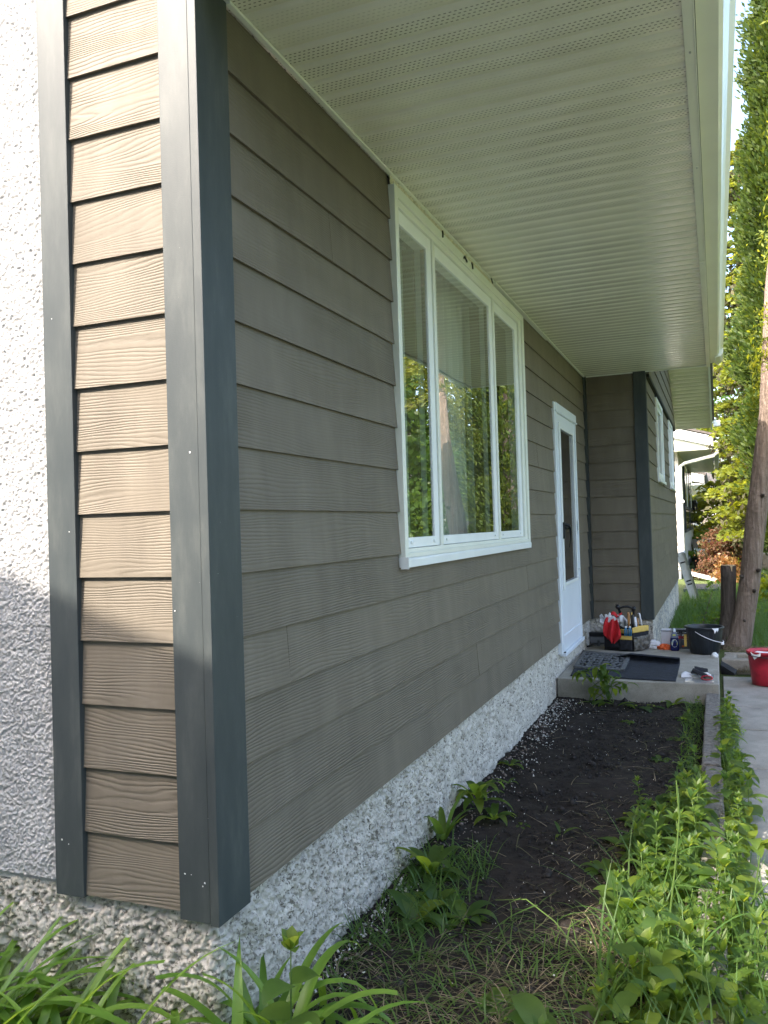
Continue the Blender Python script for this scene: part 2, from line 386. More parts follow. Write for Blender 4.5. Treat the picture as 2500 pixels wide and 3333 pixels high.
# ================================================================ HOUSE
E = .178; ZS = 2.509
house = thing('bungalow', (-4, 6, GZ), 'brown lap-sided bungalow with white soffit, dark slate corner boards and rough grey foundation', 'house')
def siding(name, mat, spans_fn, place, k0=0, k1=15, top=None, seams=(), label=None, proud=.0):
    """spans_fn(zmid)-> list of (a0,a1); place(a, out, z)-> world"""
    mb = MB()
    for k in range(k0, k1):
        z0 = k * E; z1 = (k + 1) * E + .02
        if top is not None:
            z1 = min(z1, top)
            if z1 - z0 < .02: continue
        for a0, a1 in spans_fn(z0 + E / 2, k):
            cuts = [a0] + [s for s in seams.get(k, ()) if a0 < s < a1] + [a1] if isinstance(seams, dict) else [a0, a1]
            for b0, b1 in zip(cuts[:-1], cuts[1:]):
                n = max(1, int((b1 - b0) / .5)); e0 = b0 + (.0014 if b0 != a0 else 0); e1 = b1 - (.0014 if b1 != a1 else 0)
                w = [random.uniform(-.0012, .0012) for _ in range(n + 1)]
                t = (z1 - z0) / (E + .02); o1 = .0195 - .0125 * t
                vs = []; fs = []
                for i in range(n + 1):
                    a = e0 + (e1 - e0) * i / n
                    vs += [place(a, .0195 + proud + w[i], z0), place(a, o1 + proud, z1), place(a, o1 - .0065 + proud, z1), place(a, .0095 + proud, z0)]
                for i in range(n):
                    for q in range(4):
                        fs.append((i * 4 + q, i * 4 + (q + 1) % 4, (i + 1) * 4 + (q + 1) % 4, (i + 1) * 4 + q))
                fs += [(3, 2, 1, 0), (n * 4, n * 4 + 1, n * 4 + 2, n * 4 + 3)]
                mb.add(vs, fs)
    return mb.build(name, mat, house, origin=(0, 0, 0), label=label)
WY0, WY1, WZ0, WZ1 = 1.40, 3.93, .832, 2.463
DY0, DY1, DZ0, DZ1 = 5.085, 6.215, -.09, 2.012
def long_spans(z, k):
    r = []; a = .125
    kb0 = WZ0; kb1 = WZ1
    if WZ0 - .03 < z < 2.6 : r += [(a, WY0 + .002), (WY1 - .002, DY0 + .0)] if z > WZ0 - .03 else []
    else: r += [(a, DY0)]
    r += [(DY1, 6.90)]
    if z > DZ1 - .02:
        r = [(a, WY0 + .002), (WY1 - .002, 6.90)]
    return r
siding('siding', MT['sid_y'], long_spans, lambda a, o, z: (o, a, z), 0, 15, ZS - .008,
       {3: (.404, 3.9), 1: (2.556,), 0: (4.3,), 4: (4.6,), 8: (4.4,), 11: (.8,)}, 'brown wood-grain lap siding of the long shaded wall')
siding('siding', MT['sid_x'], lambda z, k: [(-.425, -.0985)], lambda a, o, z: (a, -o, z), 0, 15, 2.62, {}, 'narrow sunlit panel of lap siding on the end wall')
siding('siding', MT['sid_x'], lambda z, k: [(.045, .515)], lambda a, o, z: (a, 6.94 - o, z), 0, 15, ZS - .006, {}, 'dark lap siding in the alcove beside the door')
BX = .622   # bump wall plane (faces +X)
BW = [(8.30, 9.45, 1.465, 2.425), (11.02, 12.05, 1.465, 2.47)]
def bump_spans(z, k):
    r = [(6.97, 12.86)]
    for y0, y1, z0, z1 in BW:
        if z0 - .06 < z < z1 + .06:
            r = [q for s in r for q in ((s[0], min(s[1], y0)), (max(s[0], y1), s[1])) if q[1] - q[0] > .01]
    return r
siding('siding', MT['sid_y'], bump_spans, lambda a, o, z: (BX + o, a, z), 0, 14, 2.47, {3: (9.2,), 2: (10.5,), 7: (8.9,), 5: (9.6,)}, 'greenish brown lap siding of the projecting wing')
def gable_spans(z, k):
    h = 2.526 + (13.33 - 9.95) * .403; z = z + E * .5
    y1 = 13.33 - (z - 2.526) / .403; y0 = 9.95 - (y1 - 9.95)
    y1 = min(y1, 12.86); y0 = max(y0, 6.97)
    return [(y0, y1)] if y1 - y0 > .2 else []
siding('siding', MT['sid_y'], gable_spans, lambda a, o, z: (BX + o, a, z), 14, 22, None, {}, 'gable lap siding standing proud above the wing windows', proud=.026)

# trims
mb = MB(); mb.box(-.100, -.0045, -.027, .0, -.018, 2.62); mb.build('corner_trim', MT['trim'], house, (0, 0, 0), bevel=.0015, label='sunlit slate corner board with white nail marks, facing the end')
mb = MB(); mb.box(-.003, .0235, -.0295, .128, -.022, 2.501); mb.build('corner_trim', MT['trim'], house, (0, 0, 0), bevel=.0015, label='shaded blue-slate corner board facing the yard')
mb = MB(); mb.box(-.519, -.419, -.029, .0, -.006, 2.62); mb.build('corner_trim', MT['trim'], house, (0, 0, 0), bevel=.0015, label='slate trim board between white stucco and brown siding')
mb = MB(); mb.box(.0, .040, 6.90, 6.935, -.01, ZS - .002); mb.build('corner_trim', MT['trim'], house, (0, 0, 0), bevel=.001, label='thin slate strip in the inside corner')
mb = MB(); mb.box(.515, .636, 6.912, 6.94, -.012, ZS - .002); mb.box(.612, .640, 6.943, 6.985, -.012, 2.60); mb.build('corner_trim', MT['trim'], house, (0, 0, 0), bevel=.0015, label='slate corner board of the projecting wing')
# nail marks on the end boards (tiny paint chips)
chipm = simple('chipped_paint', (.7, .7, .68), .8)
for (x, z) in ((-.060, .105), (-.018, .088), (-.025, .079), (-.080, .105), (-.492, .150), (-.468, .140), (-.09, .80), (-.03, 1.22), (-.485, 1.63), (-.44, 1.02)):
    r0 = random.uniform(.0012, .0035); n = 7; zf = -.0305 if x < -.4 else -.0285; mb = MB()
    mb.add([(x + r0 * random.uniform(.6, 1.3) * math.cos(2 * PI * i / n), zf, z + r0 * random.uniform(.6, 1.3) * math.sin(2 * PI * i / n)) for i in range(n)] +
           [(x + .6 * r0 * math.cos(2 * PI * i / n), zf - .0006, z + .6 * r0 * math.sin(2 * PI * i / n)) for i in range(n)],
           [(i, (i + 1) % n, (i + 1) % n + n, i + n) for i in range(n)] + [tuple(range(n, 2 * n))])
    mb.build('paint_chip', chipm, house, (0, 0, 0))

# stucco of the end wall
xs = np.concatenate([np.arange(-9, -1.0, .25), np.arange(-1.0, -.5159, .0034)]); zs = np.arange(.024, 2.7, .0036)
xs = np.arange(-.92, -.517, .0027); zs = np.arange(.024, 2.7, .0029)
X, Z = np.meshgrid(xs, zs, indexing='ij'); P = np.stack([X, X * 0, Z], -1)
h = fbm(P + fbm(P, 60, 2)[..., None] * .004, 175, 3, .6); h = np.clip((h - .38) * 3.2, 0, 1) ** .8
h2 = fbm(P, 12, 3)
Y = -.004 - .0066 * h - .005 * h2
link('stucco_wall', mesh_np('stucco_wall', np.stack([X, Y, Z], -1).reshape(-1, 3), gridfaces(len(xs), len(zs))), MT['stucco'], house, (0, 0, 0), smooth=True, label='knobbly white stucco of the end wall')
mb = MB(); mb.box(-8, -.92, -.012, .10, .024, 2.7)
mb.hexa([(-8, .012, 2.7), (.0, .012, 2.7), (.0, .1, 2.7), (-8, .1, 2.7), (-5, .012, 4.3), (-3, .012, 4.3), (-3, .1, 4.3), (-5, .1, 4.3)])
mb.box(-.92, -.10, .004, .10, .0, 2.7)
mb.box(-8, -7.9, .10, 12.9, GZ, 2.6); mb.box(-7.9, .6, 12.86, 12.96, GZ, 2.6)
mb.build('stucco_wall', MT['stucco'], house, (0, 0, 0), label='plain rear and gable walls')
# sheathing behind the siding with openings
mb = MB()
mb.box(-.10, -.004, .0, WY0 + .03, .0, ZS); mb.box(-.10, -.004, WY1 - .03, DY0 + .03, .0, ZS); mb.box(-.10, -.004, DY1 - .03, 6.94, .0, ZS)
mb.box(-.10, -.004, WY0 + .03, WY1 - .03, .0, WZ0 + .02); mb.box(-.10, -.004, WY0 + .03, WY1 - .03, WZ1 - .02, ZS); mb.box(-.10, -.004, DY0 + .03, DY1 - .03, DZ1 - .02, ZS)
mb.box(.001, .6, 6.945, 7.05, GZ, 2.7)
mb.box(BX - .1, BX - .003, 7.05, 12.86, GZ, 2.62)
for y0, y1 in ((6.97, 12.86),):
    mb.hexa([(BX - .1, 6.97, 2.62), (BX - .003, 6.97, 2.62), (BX - .003, 12.86, 2.62), (BX - .1, 12.86, 2.62), (BX - .1, 9.7, 3.75), (BX - .003, 9.7, 3.75), (BX - .003, 10.2, 3.75), (BX - .1, 10.2, 3.75)])
mb.build('sheathing', MT['nbgrey'], house, (0, 0, 0))
mb = MB(); mb.box(-4, -.1, .15, .2, -.1, 2.5); mb.box(-4, -.1, 6.8, 6.9, -.1, 2.5); mb.box(-4, -3.9, .2, 6.8, -.1, 2.5); mb.box(-4, -.1, .15, 6.9, -.15, -.1); mb.box(-4, -.1, .15, 6.9, 2.47, 2.5)
mb.build('room', MT['room'], house, (0, 0, 0))

# foundation: one rough skin wrapping the near corner
def found(name, us, place, zs, seed, rough=1.0, label=None):
    U, Z = np.meshgrid(us, zs, indexing='ij'); P = np.stack([U, U * 0 + seed, Z], -1)
    w = (fbm(P, 40, 2) - .5)[..., None] * .03
    a = fbm(P + w, 26, 4, .55); b = fbm(P + w * 1.4, 75, 3, .6); c = fbm(P, 5, 2)
    crev = np.clip((.47 - a) * 9, 0, 1) * .010 + np.clip((.46 - b) * 9, 0, 1) * .008
    h = rough * (.006 * (a - .5) + .010 * (b - .5) + .010 * (fbm(P, 130, 2) - .5) - crev * 1.1) + .012 * (c - .5) + .004
    V = place(U, Z, h); return link(name, mesh_np(name, V.reshape(-1, 3), gridfaces(len(us), len(zs))), MT['parge'], house, (0, 0, 0), smooth=True, label=label)
def wrap(U, Z, h):
    r = .03; q = np.clip(U / (r * PI / 2) + .5, 0, 1) * PI / 2      # 0: end wall facing -Y ; 1: long wall facing +X
    nx = np.sin(q); ny = -np.cos(q); L = r * PI / 4
    cx = -r; cy = r
    px = np.where(U < -L, cx + (U + L), cx) ; py = np.where(U > L, cy + (U - L), cy)
    return np.stack([px - .006 + nx * (r + h), py + .006 + ny * (r + h), Z], -1)
zz = np.arange(-.56, .012, .0042)
found('foundation', np.arange(-1.15, 1.9, .0042), wrap, zz, 3.1, 1.0, 'crumbly grey parged foundation at the near corner')
found('foundation', np.arange(1.9, DY0 + 2.0, .009), wrap, np.arange(-.56, .012, .009), 3.1, 1.0, 'pale speckled foundation along the flower bed')
mb = MB(); mb.box(-8, -1.14, .0, .1, GZ - .1, .02); mb.build('foundation', MT['parge'], house, (0, 0, 0))
found('foundation', np.arange(.0, .625, .008), lambda U, Z, h: np.stack([U, 6.935 - h * .6, Z], -1), np.arange(-.5, .0, .008), 9.1, 1.0, 'foundation strip behind the tool bag')
found('foundation', np.arange(6.93, 12.9, .014), lambda U, Z, h: np.stack([.618 + h * .6, U, Z], -1), np.arange(-.6, .0, .014), 5.1, 1.0, 'foundation under the projecting wing')

# soffit: ribbed panels running across
def soffit(name, x0, x1, ya, yb, zf, label):
    prof = []; n = int(math.floor(ya / .1016)); y = n * .1016
    while y < yb:
        for dy, dz in ((0, 0), (.005, .0036), (.011, .0038), (.018, 0), (.028, -.0008)):
            if ya <= y + dy <= yb: prof.append((y + dy, dz))
        y += .1016
    prof = [(ya, 0)] + [p for p in prof if p[0] > ya + 1e-4] + [(yb, 0)]
    vs = []; nx = 6
    for yv, dz in prof:
        for i in range(nx + 1):
            vs.append((x0 + (x1 - x0) * i / nx, yv, zf(yv) + dz))
    V = np.array(vs); V[:, 2] += (fbm(V * np.array([1, 1, 0]), 2.5, 2) - .5) * .009
    return link(name, mesh_np(name, V, gridfaces(len(prof), nx + 1)), MT['soffit'], house, (0, 0, 0), label=label)
soffit('soffit', .0, 1.2157, -.05, 6.94, lambda y: ZS, 'vented white soffit over the long wall and entry')
GS = lambda y: 2.526 + (13.33 - y) * .403 if y > 9.95 else 2.526 + (y - 6.57) * .403
soffit('soffit', .60, 1.2157, 9.95, 13.33, GS, 'sloping gable soffit over the wing')
soffit('soffit', .60, 1.2157, 6.95, 9.95, GS, 'near slope of the gable soffit')
mb = MB(); mb.box(.046, 1.2157, 6.925, 6.947, ZS - .012, ZS - .002); mb.build('soffit_channel', MT['vinyl'], house, (0, 0, 0), bevel=.001, label='channel across the far end of the soffit')
mb = MB(); mb.box(.018, .036, .128, 6.9, ZS - .012, ZS - .003)
mb.build('soffit_channel', MT['vinyl'], house, (0, 0, 0), bevel=.001)
# fascia
mb = MB()
mb.box(1.2157, 1.2455, -.06, 3.30, ZS - .010, ZS - .004); mb.box(1.2157, 1.2470, 3.29, 6.97, ZS - .013, ZS - .007)
mb.box(1.2457, 1.250, -.06, 6.97, ZS - .012, 2.68)
mb.box(0.0, 1.25, -.075, -.0605, ZS - .012, 2.68)
mb.build('fascia', MT['alu'], house, (0, 0, 0), bevel=.0008)
mb = MB()   # rake fascia of the wing gable
for ya, yb in ((6.95, 9.95), (9.95, 13.36)):
    za, zb = GS(ya + 1e-3), GS(yb)
    mb.hexa([(1.2157, ya, za - .02), (1.245, ya, za - .02), (1.245, yb, zb - .02), (1.2157, yb, zb - .02), (1.2157, ya, za + .16), (1.245, ya, za + .16), (1.245, yb, zb + .16), (1.2157, yb, zb + .16)])
mb.build('fascia', MT['vinylb'], house, (0, 0, 0), label='bright rake board of the wing gable')
# screws in the fascia lip
for y in (.95, 1.9, 3.33, 5.1): mb = MB(); mb.tube([(1.232, y, ZS - .006), (1.232, y, ZS - .016)], .0035, 8); mb.build('screw', MT['steel'], house, (0, 0, 0))
# gutter (K-style)
gp = [(1.2525, 2.655), (1.2525, 2.535), (1.318, 2.535), (1.332, 2.545), (1.340, 2.575), (1.352, 2.600), (1.372, 2.622), (1.374, 2.650), (1.362, 2.652), (1.360, 2.630), (1.342, 2.606), (1.330, 2.58), (1.322, 2.55), (1.312, 2.541), (1.258, 2.541), (1.258, 2.655)]
mb = MB(); mb.prism(gp, lambda a, b, t: (a, t, b), -.08, 6.98); g = mb.build('gutter', MT['alu'], house, (0, 0, 0))
mb = MB(); mb.prism([(1.253, 2.65), (1.253, 2.534), (1.32, 2.534), (1.35, 2.598), (1.375, 2.625), (1.374, 2.65)], lambda a, b, t: (a, t, b), 6.981, 6.987)
mb.prism([(1.28, 2.60), (1.30, 2.52), (1.345, 2.525), (1.37, 2.56), (1.372, 2.6)], lambda a, b, t: (a, t, b), 6.60, 6.988)
mb.build('end_cap', MT['alu'], g, (0, 0, 0))
mb = MB(); mb.box(1.26, 1.37, 13.37, 13.46, 2.55, 2.65); mb.build('gutter', MT['vinylb'], house, (0, 0, 0), bevel=.01, label='short end of the far gutter')
# roof
mb = MB()
mb.hexa([(-4.0, -.09, 4.42), (1.30, -.09, 2.665), (1.30, 6.99, 2.665), (-4.0, 6.99, 4.42), (-4.0, -.09, 4.50), (1.32, -.09, 2.70), (1.32, 6.99, 2.70), (-4.0, 6.99, 4.50)])
mb.hexa([(-9.0, -.09, 2.62), (-4.0, -.09, 4.42), (-4.0, 13.3, 4.42), (-9.0, 13.3, 2.62), (-9.02, -.09, 2.68), (-4.0, -.09, 4.50), (-4.0, 13.3, 4.50), (-9.02, 13.3, 2.68)])
mb.hexa([(-4.0, 6.995, 4.42), (.55, 6.995, 2.91), (.55, 13.3, 2.91), (-4.0, 13.3, 4.42), (-4.0, 6.995, 4.50), (.55, 6.995, 2.96), (.55, 13.3, 2.96), (-4.0, 13.3, 4.50)])
for ya, yb in ((6.96, 9.95), (9.95, 13.42)):
    za, zb = GS(ya + 1e-3) + .165, GS(yb) + .165
    mb.hexa([(-3.5, ya, za), (1.28, ya, za), (1.28, yb, zb), (-3.5, yb, zb), (-3.5, ya, za + .03), (1.28, ya, za + .03), (1.28, yb, zb + .03), (-3.5, yb, zb + .03)])
mb.build('roof', MT['shingle'], house, (0, 0, 0))

# ---------------- big window
def rect_frame(mb, fn, y0, y1, z0, z1, wl, wr, wb, wt, xa, xb):
    mb.box(xa, xb, y0, y0 + wl, z0, z1); mb.box(xa, xb, y1 - wr, y1, z0, z1)
    mb.box(xa, xb, y0 + wl, y1 - wr, z0, z0 + wb); mb.box(xa, xb, y0 + wl, y1 - wr, z1 - wt, z1)
mb = MB()
rect_frame(mb, None, WY0, WY1, .872, WZ1, .042, .06, .02, .045, -.01, .040)
rect_frame(mb, None, WY0 + .042, WY1 - .06, .892, WZ1 - .045, .022, .07, .018, .030, -.02, .030)
win = mb.build('window', MT['vinyl'], house, (0, 0, 0), bevel=.002, label='wide three-pane picture window with cream vinyl frame')
sash_y = [(1.464, 1.935), (2.004 - .03, 3.100), (3.165 - .03, 3.80)]
for i, (a, b) in enumerate(sash_y):
    mb = MB(); rect_frame(mb, None, a, b, .912, WZ1 - .076, .02, .066 if i < 2 else .075, .045, .06, -.045, .018)
    
    mb.build('sash', MT['vinylb'], win, (0, 0, 0), bevel=.003)
    mb = MB(); mb.add([(.0105, a + .018, .95), (.0105, b - .06, .95), (.0105, b - .06, WZ1 - .13), (.0105, a + .018, WZ1 - .13)], [(0, 1, 2, 3)])
    mb.build('pane', MT['glass'], win, (0, 0, 0))
    mb = MB(); mb.box(-.013, .0085, b - .072, b - .0665, .96, WZ1 - .138); mb.build('spacer', MT['blackm'], win, (0, 0, 0))
    mb = MB(); mb.box(-.10, -.0455, b - .085, b - .04, .95, WZ1 - .13); mb.build('jamb', MT['woodj'], win, (0, 0, 0))
    for yy in (a + .06, b - .10):
        mb = MB(); mb.box(.018, .026, yy, yy + .028, .930, .942); mb.build('clip', MT['vinylb'], win, (0, 0, 0), bevel=.002)
for yc in (1.955, 3.118): mb = MB(); mb.box(-.02, .0265, yc - .018, yc + .018, .893, WZ1 - .046); mb.build('mullion', MT['vinyl'], win, (0, 0, 0), bevel=.003)
mb = MB(); mb.prism([(-.01, .835), (.042, .830), (.044, .862), (.038, .871), (-.01, .873)], lambda a, b, t: (a, t, b), WY0 - .006, WY1 + .008)
mb.build('sill', MT['vinylb'], win, (0, 0, 0), bevel=.0015)
mb = MB(); mb.box(.020, .056, WY0 - .010, WY0 - .006, .826, .876); mb.build('sill_cap', MT['vinylb'], win, (0, 0, 0))
# sheer curtain: folds
ys = np.arange(1.45, 3.85, .006); zs2 = np.array([.80, 1.3, 1.9, 2.42]); Yc, Zc = np.meshgrid(ys, zs2, indexing='ij')
Xc = -.17 + .022 * np.sin(Yc * 2 * PI / .085 + 2.0 * np.sin(Yc * 3.1)) + .008 * np.sin(Yc * 91)
link('curtain', mesh_np('curtain', np.stack([Xc, Yc, Zc], -1).reshape(-1, 3), gridfaces(len(ys), 4)), MT['curtain'], win, (0, 0, 0), smooth=True)
# crumbly strip above the window + scraps of black tape
us = np.arange(WY0 - .008, WY1 - .75, .006); vs_ = np.arange(0, 1.01, .1)
U, Vv = np.meshgrid(us, vs_, indexing='ij'); P = np.stack([U, Vv * .05, U * 0], -1); hh = fbm(P, 90, 3)
Xs = .004 + .018 * hh; Zs = WZ1 + .001 + Vv * (.040) + .0
link('render_strip', mesh_np('render_strip', np.stack([Xs + .012, U, Zs], -1).reshape(-1, 3), gridfaces(len(us), len(vs_))), MT['caulk'], house, (0, 0, 0), smooth=True, label='crumbly old render left above the window')
mb = MB(); mb.box(.012, .046, 3.12, 4.9, ZS - .022, ZS - .013); mb.build('soffit_channel', MT['vinyl'], house, (0, 0, 0), label='doubled channel piece above the window end')
for pts in ([(2.055, 2.470), (2.06, 2.452), (2.058, 2.437)], [(2.43, 2.440), (2.445, 2.455), (2.49, 2.437)], [(2.585, 2.462), (2.60, 2.448), (2.605, 2.430)], [(3.02, 2.49), (3.04, 2.475), (3.05, 2.468)]):
    mb = MB(); mb.tube([(.044, y, z) for y, z in pts], .0042, 5); mb.build('tape_scrap', MT['blackm'], house, (0, 0, 0))
mb = MB()
for y, z, l in ((1.5, .812, .012), (1.66, .816, .01), (1.70, .818, .016), (1.78, .815, .009), (1.92, .82, .012), (2.02, .818, .007), (2.4, .82, .009), (2.75, .82, .008)):
    mb = MB(); mb.box(.0085, .0125, y, y + .005, z - l, z); mb.build('caulk_drip', MT['blackm'], house, (0, 0, 0))

# ---------------- door
mb = MB(); x = .0
mb.box(-.03, .030, DY0, DY0 + .055, DZ0 - .01, DZ1); mb.box(-.03, .034, DY0 + .055, DY0 + .10, DZ0, DZ1 - .07)
mb.box(-.03, .030, DY1 - .055, DY1, DZ0, DZ1); mb.box(-.03, .036, DY0 + .055, DY1 - .0, DZ1 - .065, DZ1 + .003); mb.box(.0, .044, DY0 + .02, DY1 + .02, DZ1 - .078, DZ1 - .066)
mb.box(-.05, .05, DY0 + .06, DY1 - .02, DZ0 - .035, DZ0 - .005)
door = mb.build('door', MT['door'], house, (0, 0, 0), bevel=.002, label='white aluminium storm door with tall dark glass and black handle')
a, b = DY0 + .105, DY1 - .06; gz0, gz1 = .47, 1.815
mb = MB(); mb.box(-.01, .022, a, a + .13, DZ0, DZ1 - .08); mb.box(-.01, .022, b - .11, b, DZ0, DZ1 - .08); mb.box(-.01, .022, a + .13, b - .11, DZ0, gz0); mb.box(-.01, .022, a + .13, b - .11, gz1, DZ1 - .08)
mb.box(.022, .030, a + .01, b - .01, DZ0, DZ0 + .13)
mb.build('door_leaf', MT['door'], door, (0, 0, 0), bevel=.002)
mb = MB(); mb.box(.022, .036, a + .09, a + .145, gz0 - .05, gz1 + .05); mb.box(.022, .034, a + .145, b - .10, gz0 - .02, gz0 + .01); mb.box(.022, .03, b - .115, b - .095, gz0 - .02, gz1 + .01); mb.box(.022, .03, a + .145, b - .1, gz1 - .005, gz1 + .012)
mb.build('glazing_bead', MT['vinylb'], door, (0, 0, 0), bevel=.004)
mb = MB(); mb.add([(.012, a + .13, gz0), (.012, b - .11, gz0), (.012, b - .11, gz1), (.012, a + .13, gz1)], [(0, 1, 2, 3)]); mb.build('glass', MT['dglass'], door, (0, 0, 0))
mb = MB(); mb.box(-.09, -.06, DY0 + .03, DY1 - .03, DZ0, DZ1 - .03); mb.build('inner_door', MT['darkwood'], door, (0, 0, 0))
mb = MB(); mb.box(.036, .052, a + .09, a + .15, .86, 1.0); mb.tube([(.05, a + .12, .98), (.085, a + .13, .97), (.09, a + .16, .94), (.085, a + .19, .86), (.07, a + .19, .78)], [.014, .013, .010, .007, .006], 8); mb.tube([(.05, a + .12, .95), (.08, a + .2, .95), (.078, a + .24, .95)], .014, 8)
mb.build('handle', MT['black'], door, (0, 0, 0), bevel=.003)
for z in (1.75, 1.3, .92, .55, .1):
    mb = MB(); mb.box(.030, .037, DY1 - .075, DY1 - .045, z, z + (.09 if z == .92 else .012)); mb.build('hinge', MT['vinylb'], door, (0, 0, 0))
mb = MB(); mb.tube([(.036, DY0 + .075, DZ0 - .01), (.036, DY0 + .075, DZ0 + .004)], .012, 8); mb.tube([(.036, DY0 + .075, DZ0 - .035), (.036, DY0 + .075, DZ0 - .02)], .012, 8); mb.build('bumper', MT['black'], door, (0, 0, 0))

# ---------------- wing windows
for i, (y0, y1, z0, z1) in enumerate(BW):
    mb = MB(); X0 = BX
    rect_frame(mb, None, y0, y1, z0, z1, .06, .06, .05, .05, X0, X0 + .034); rect_frame(mb, None, y0 + .06, y1 - .06, z0 + .05, z1 - .05, .05, .05, .05, .05, X0 - .02, X0 + .014)
    mb.box(X0, X0 + .05, y0 - .02, y1 + .02, z0 - .03, z0 + .005)
    w = mb.build('window', MT['vinylb'], house, (0, 0, 0), bevel=.002, label=['nearer of the two small windows in the wing', 'farther of the two small windows in the wing'][i])
    mb = MB(); mb.box(X0 - .004, X0 - .001, y0 + .10, y1 - .10, z0 + .09, z1 - .09); mb.build('pane', MT['darkglass'], w, (0, 0, 0))
mb = MB(); mb.box(BX - .0, BX + .045, 6.99, 12.86, 2.455, 2.485); mb.build('painted_shadow_line', MT['blackm'], house, (0, 0, 0))  # black strip paints the shadow line under the proud gable siding

# ================================================================ PORCH STEP AND EDGING
mb = MB(); mb.box(.006, 1.232, 4.93, 6.925, -.56, -.265)
o = mb.build('porch_step', MT['concrete'], origin=(.6, 5.9, -.45), bevel=.008); tag(o, 'low grey concrete step slab in front of the white storm door', 'step')
for i, (y0, y1, x0, x1, zt, lab) in enumerate(((2.98, 4.925, 1.135, 1.232, -.335, 'weathered grey edging timber butting against the porch step'), (.10, 2.97, 1.150, 1.243, -.345, 'weathered edging timber hidden under weeds in the foreground'))):
    ysn = np.arange(y0, y1 + .001, (y1 - y0) / 60); prof = []
    cs = [(x0, -.56), (x0, zt - .008), (x0 + .008, zt), (x1 - .008, zt), (x1, zt - .008), (x1, -.56)]
    V = []
    for y in ysn:
        for cx, cz in cs:
            nn = fbm(np.array([[cx * 9, y * 3, cz * 9 + i * 5]]), 1.5, 3)[0] - .5
            V.append((cx + nn * .012, y, cz + nn * .012))
    F = [(p * 6 + q, p * 6 + q + 1, (p + 1) * 6 + q + 1, (p + 1) * 6 + q) for p in range(len(ysn) - 1) for q in range(5)]
    mb = MB(); mb.add(V, F + [(0, 1, 2, 3, 4, 5), tuple((len(ysn) - 1) * 6 + q for q in range(5, -1, -1))])
    o = mb.build('edging_timber', MT['timber'], origin=((x0 + x1) / 2, y0, GZ)); tag(o, lab, 'timber')
# concrete kerb ring at the tree
kr = thing('concrete_kerb', (1.6, 6.7, GZ), 'low brownish concrete kerb ring at the foot of the leaning tree', 'kerb')
mb = MB(); mb.box(1.255, 2.3, 6.62, 6.74, GZ - .05, -.345); mb.build('front_kerb', MT['kerb'], kr, bevel=.008)
mb = MB(); mb.box(1.28, 2.3, 7.09, 7.18, GZ - .05, -.358); mb.build('rear_kerb', MT['kerb'], kr, bevel=.008)
mb = MB(); mb.hexa([(1.255, 6.745, -.5), (1.36, 6.745, -.5), (1.40, 7.085, -.5), (1.30, 7.085, -.5), (1.255, 6.745, -.36), (1.36, 6.745, -.36), (1.40, 7.085, -.362), (1.30, 7.085, -.362)]); mb.build('side_kerb', MT['kerb'], kr, bevel=.008)

# ================================================================ VEGETATION BUILDERS
def leaf_geo(V, F, base, d, up, L, Wd, droop=.4, fold=.25, seg=6, shape='lance', tipcut=False):
    """one leaf blade as a folded strip; three vertices per section"""
    base = np.array(base, float); d = np.array(d, float); d /= np.linalg.norm(d); up = np.array(up, float); up -= d * up.dot(d)
    nu = np.linalg.norm(up); up = up / nu if nu > 1e-6 else np.array([0, 0, 1.]); side = np.cross(d, up)
    p = base.copy(); o = len(V); step = L / seg
    for i in range(seg + 1):
        t = i / seg
        if shape == 'lance': w = Wd * .5 * (math.sin(PI * min(1, t ** .75)) ** .8 + .04)
        elif shape == 'heart': w = Wd * .5 * (math.sin(PI * min(1, .12 + .88 * t ** .8)) ** .75)
        elif shape == 'strap': w = Wd * .5 * (1 if tipcut else (1 - t ** 4)) * (.75 + .25 * math.sin(PI * t))
        else: w = Wd * .5 * (1 - t ** 1.5)
        V.append(p + side * w + up * w * fold); V.append(p.copy()); V.append(p - side * w + up * w * fold)
        if i < seg:
            a = droop * step / L * 2.0 * (t + .25)
            d = d * math.cos(a) - up * math.sin(a); d /= np.linalg.norm(d); up = np.cross(side, d); up /= np.linalg.norm(up); p = p + d * step
    for i in range(seg):
        q = o + i * 3
        F.append((q, q + 1, q + 4, q + 3)); F.append((q + 1, q + 2, q + 5, q + 4))
def rdir(az, el): return np.array([math.cos(az) * math.cos(el), math.sin(az) * math.cos(el), math.sin(el)])
def weed_proto(seed, height, pairs, L, Wd, shape='lance', lean=.1, top=True):
    r = random.Random(seed); V = []; F = []; pts = []; az = r.uniform(0, 6.28); lx, ly = r.uniform(-lean, lean), r.uniform(-lean, lean)
    for i in range(9): t = i / 8; pts.append((lx * height * t * t, ly * height * t * t, height * t))
    for i in range(pairs):
        t = .12 + .88 * i / max(1, pairs - 1); z = height * t; b = (lx * height * t * t, ly * height * t * t, z); a0 = az + i * 1.45 + r.uniform(-.3, .3)
        sz = (1 - .55 * t ** 2.5) * r.uniform(.8, 1.15); el = r.uniform(.05, .45) + .55 * t ** 3
        for s in (0, 1):
            d = rdir(a0 + PI * s + r.uniform(-.2, .2), el)
            if shape == 'heart':
                bb = np.array(b) + d * L * .35; leaf_geo(V, F, bb, d - np.array([0, 0, .4]), (0, 0, 1), L * sz, Wd * sz, r.uniform(.3, .8), .12, 6, 'heart')
            else: leaf_geo(V, F, b, d, (0, 0, 1), L * sz, Wd * sz, r.uniform(.5, 1.2), .28, 6, shape)
    if top:
        for i in range(5): leaf_geo(V, F, (lx * height, ly * height, height), rdir(az + i * 1.3, r.uniform(.9, 1.3)), (0, 0, 1), L * .45, Wd * .45, .25, .3, 4, 'lance')
    return np.array(V), np.array(F), pts
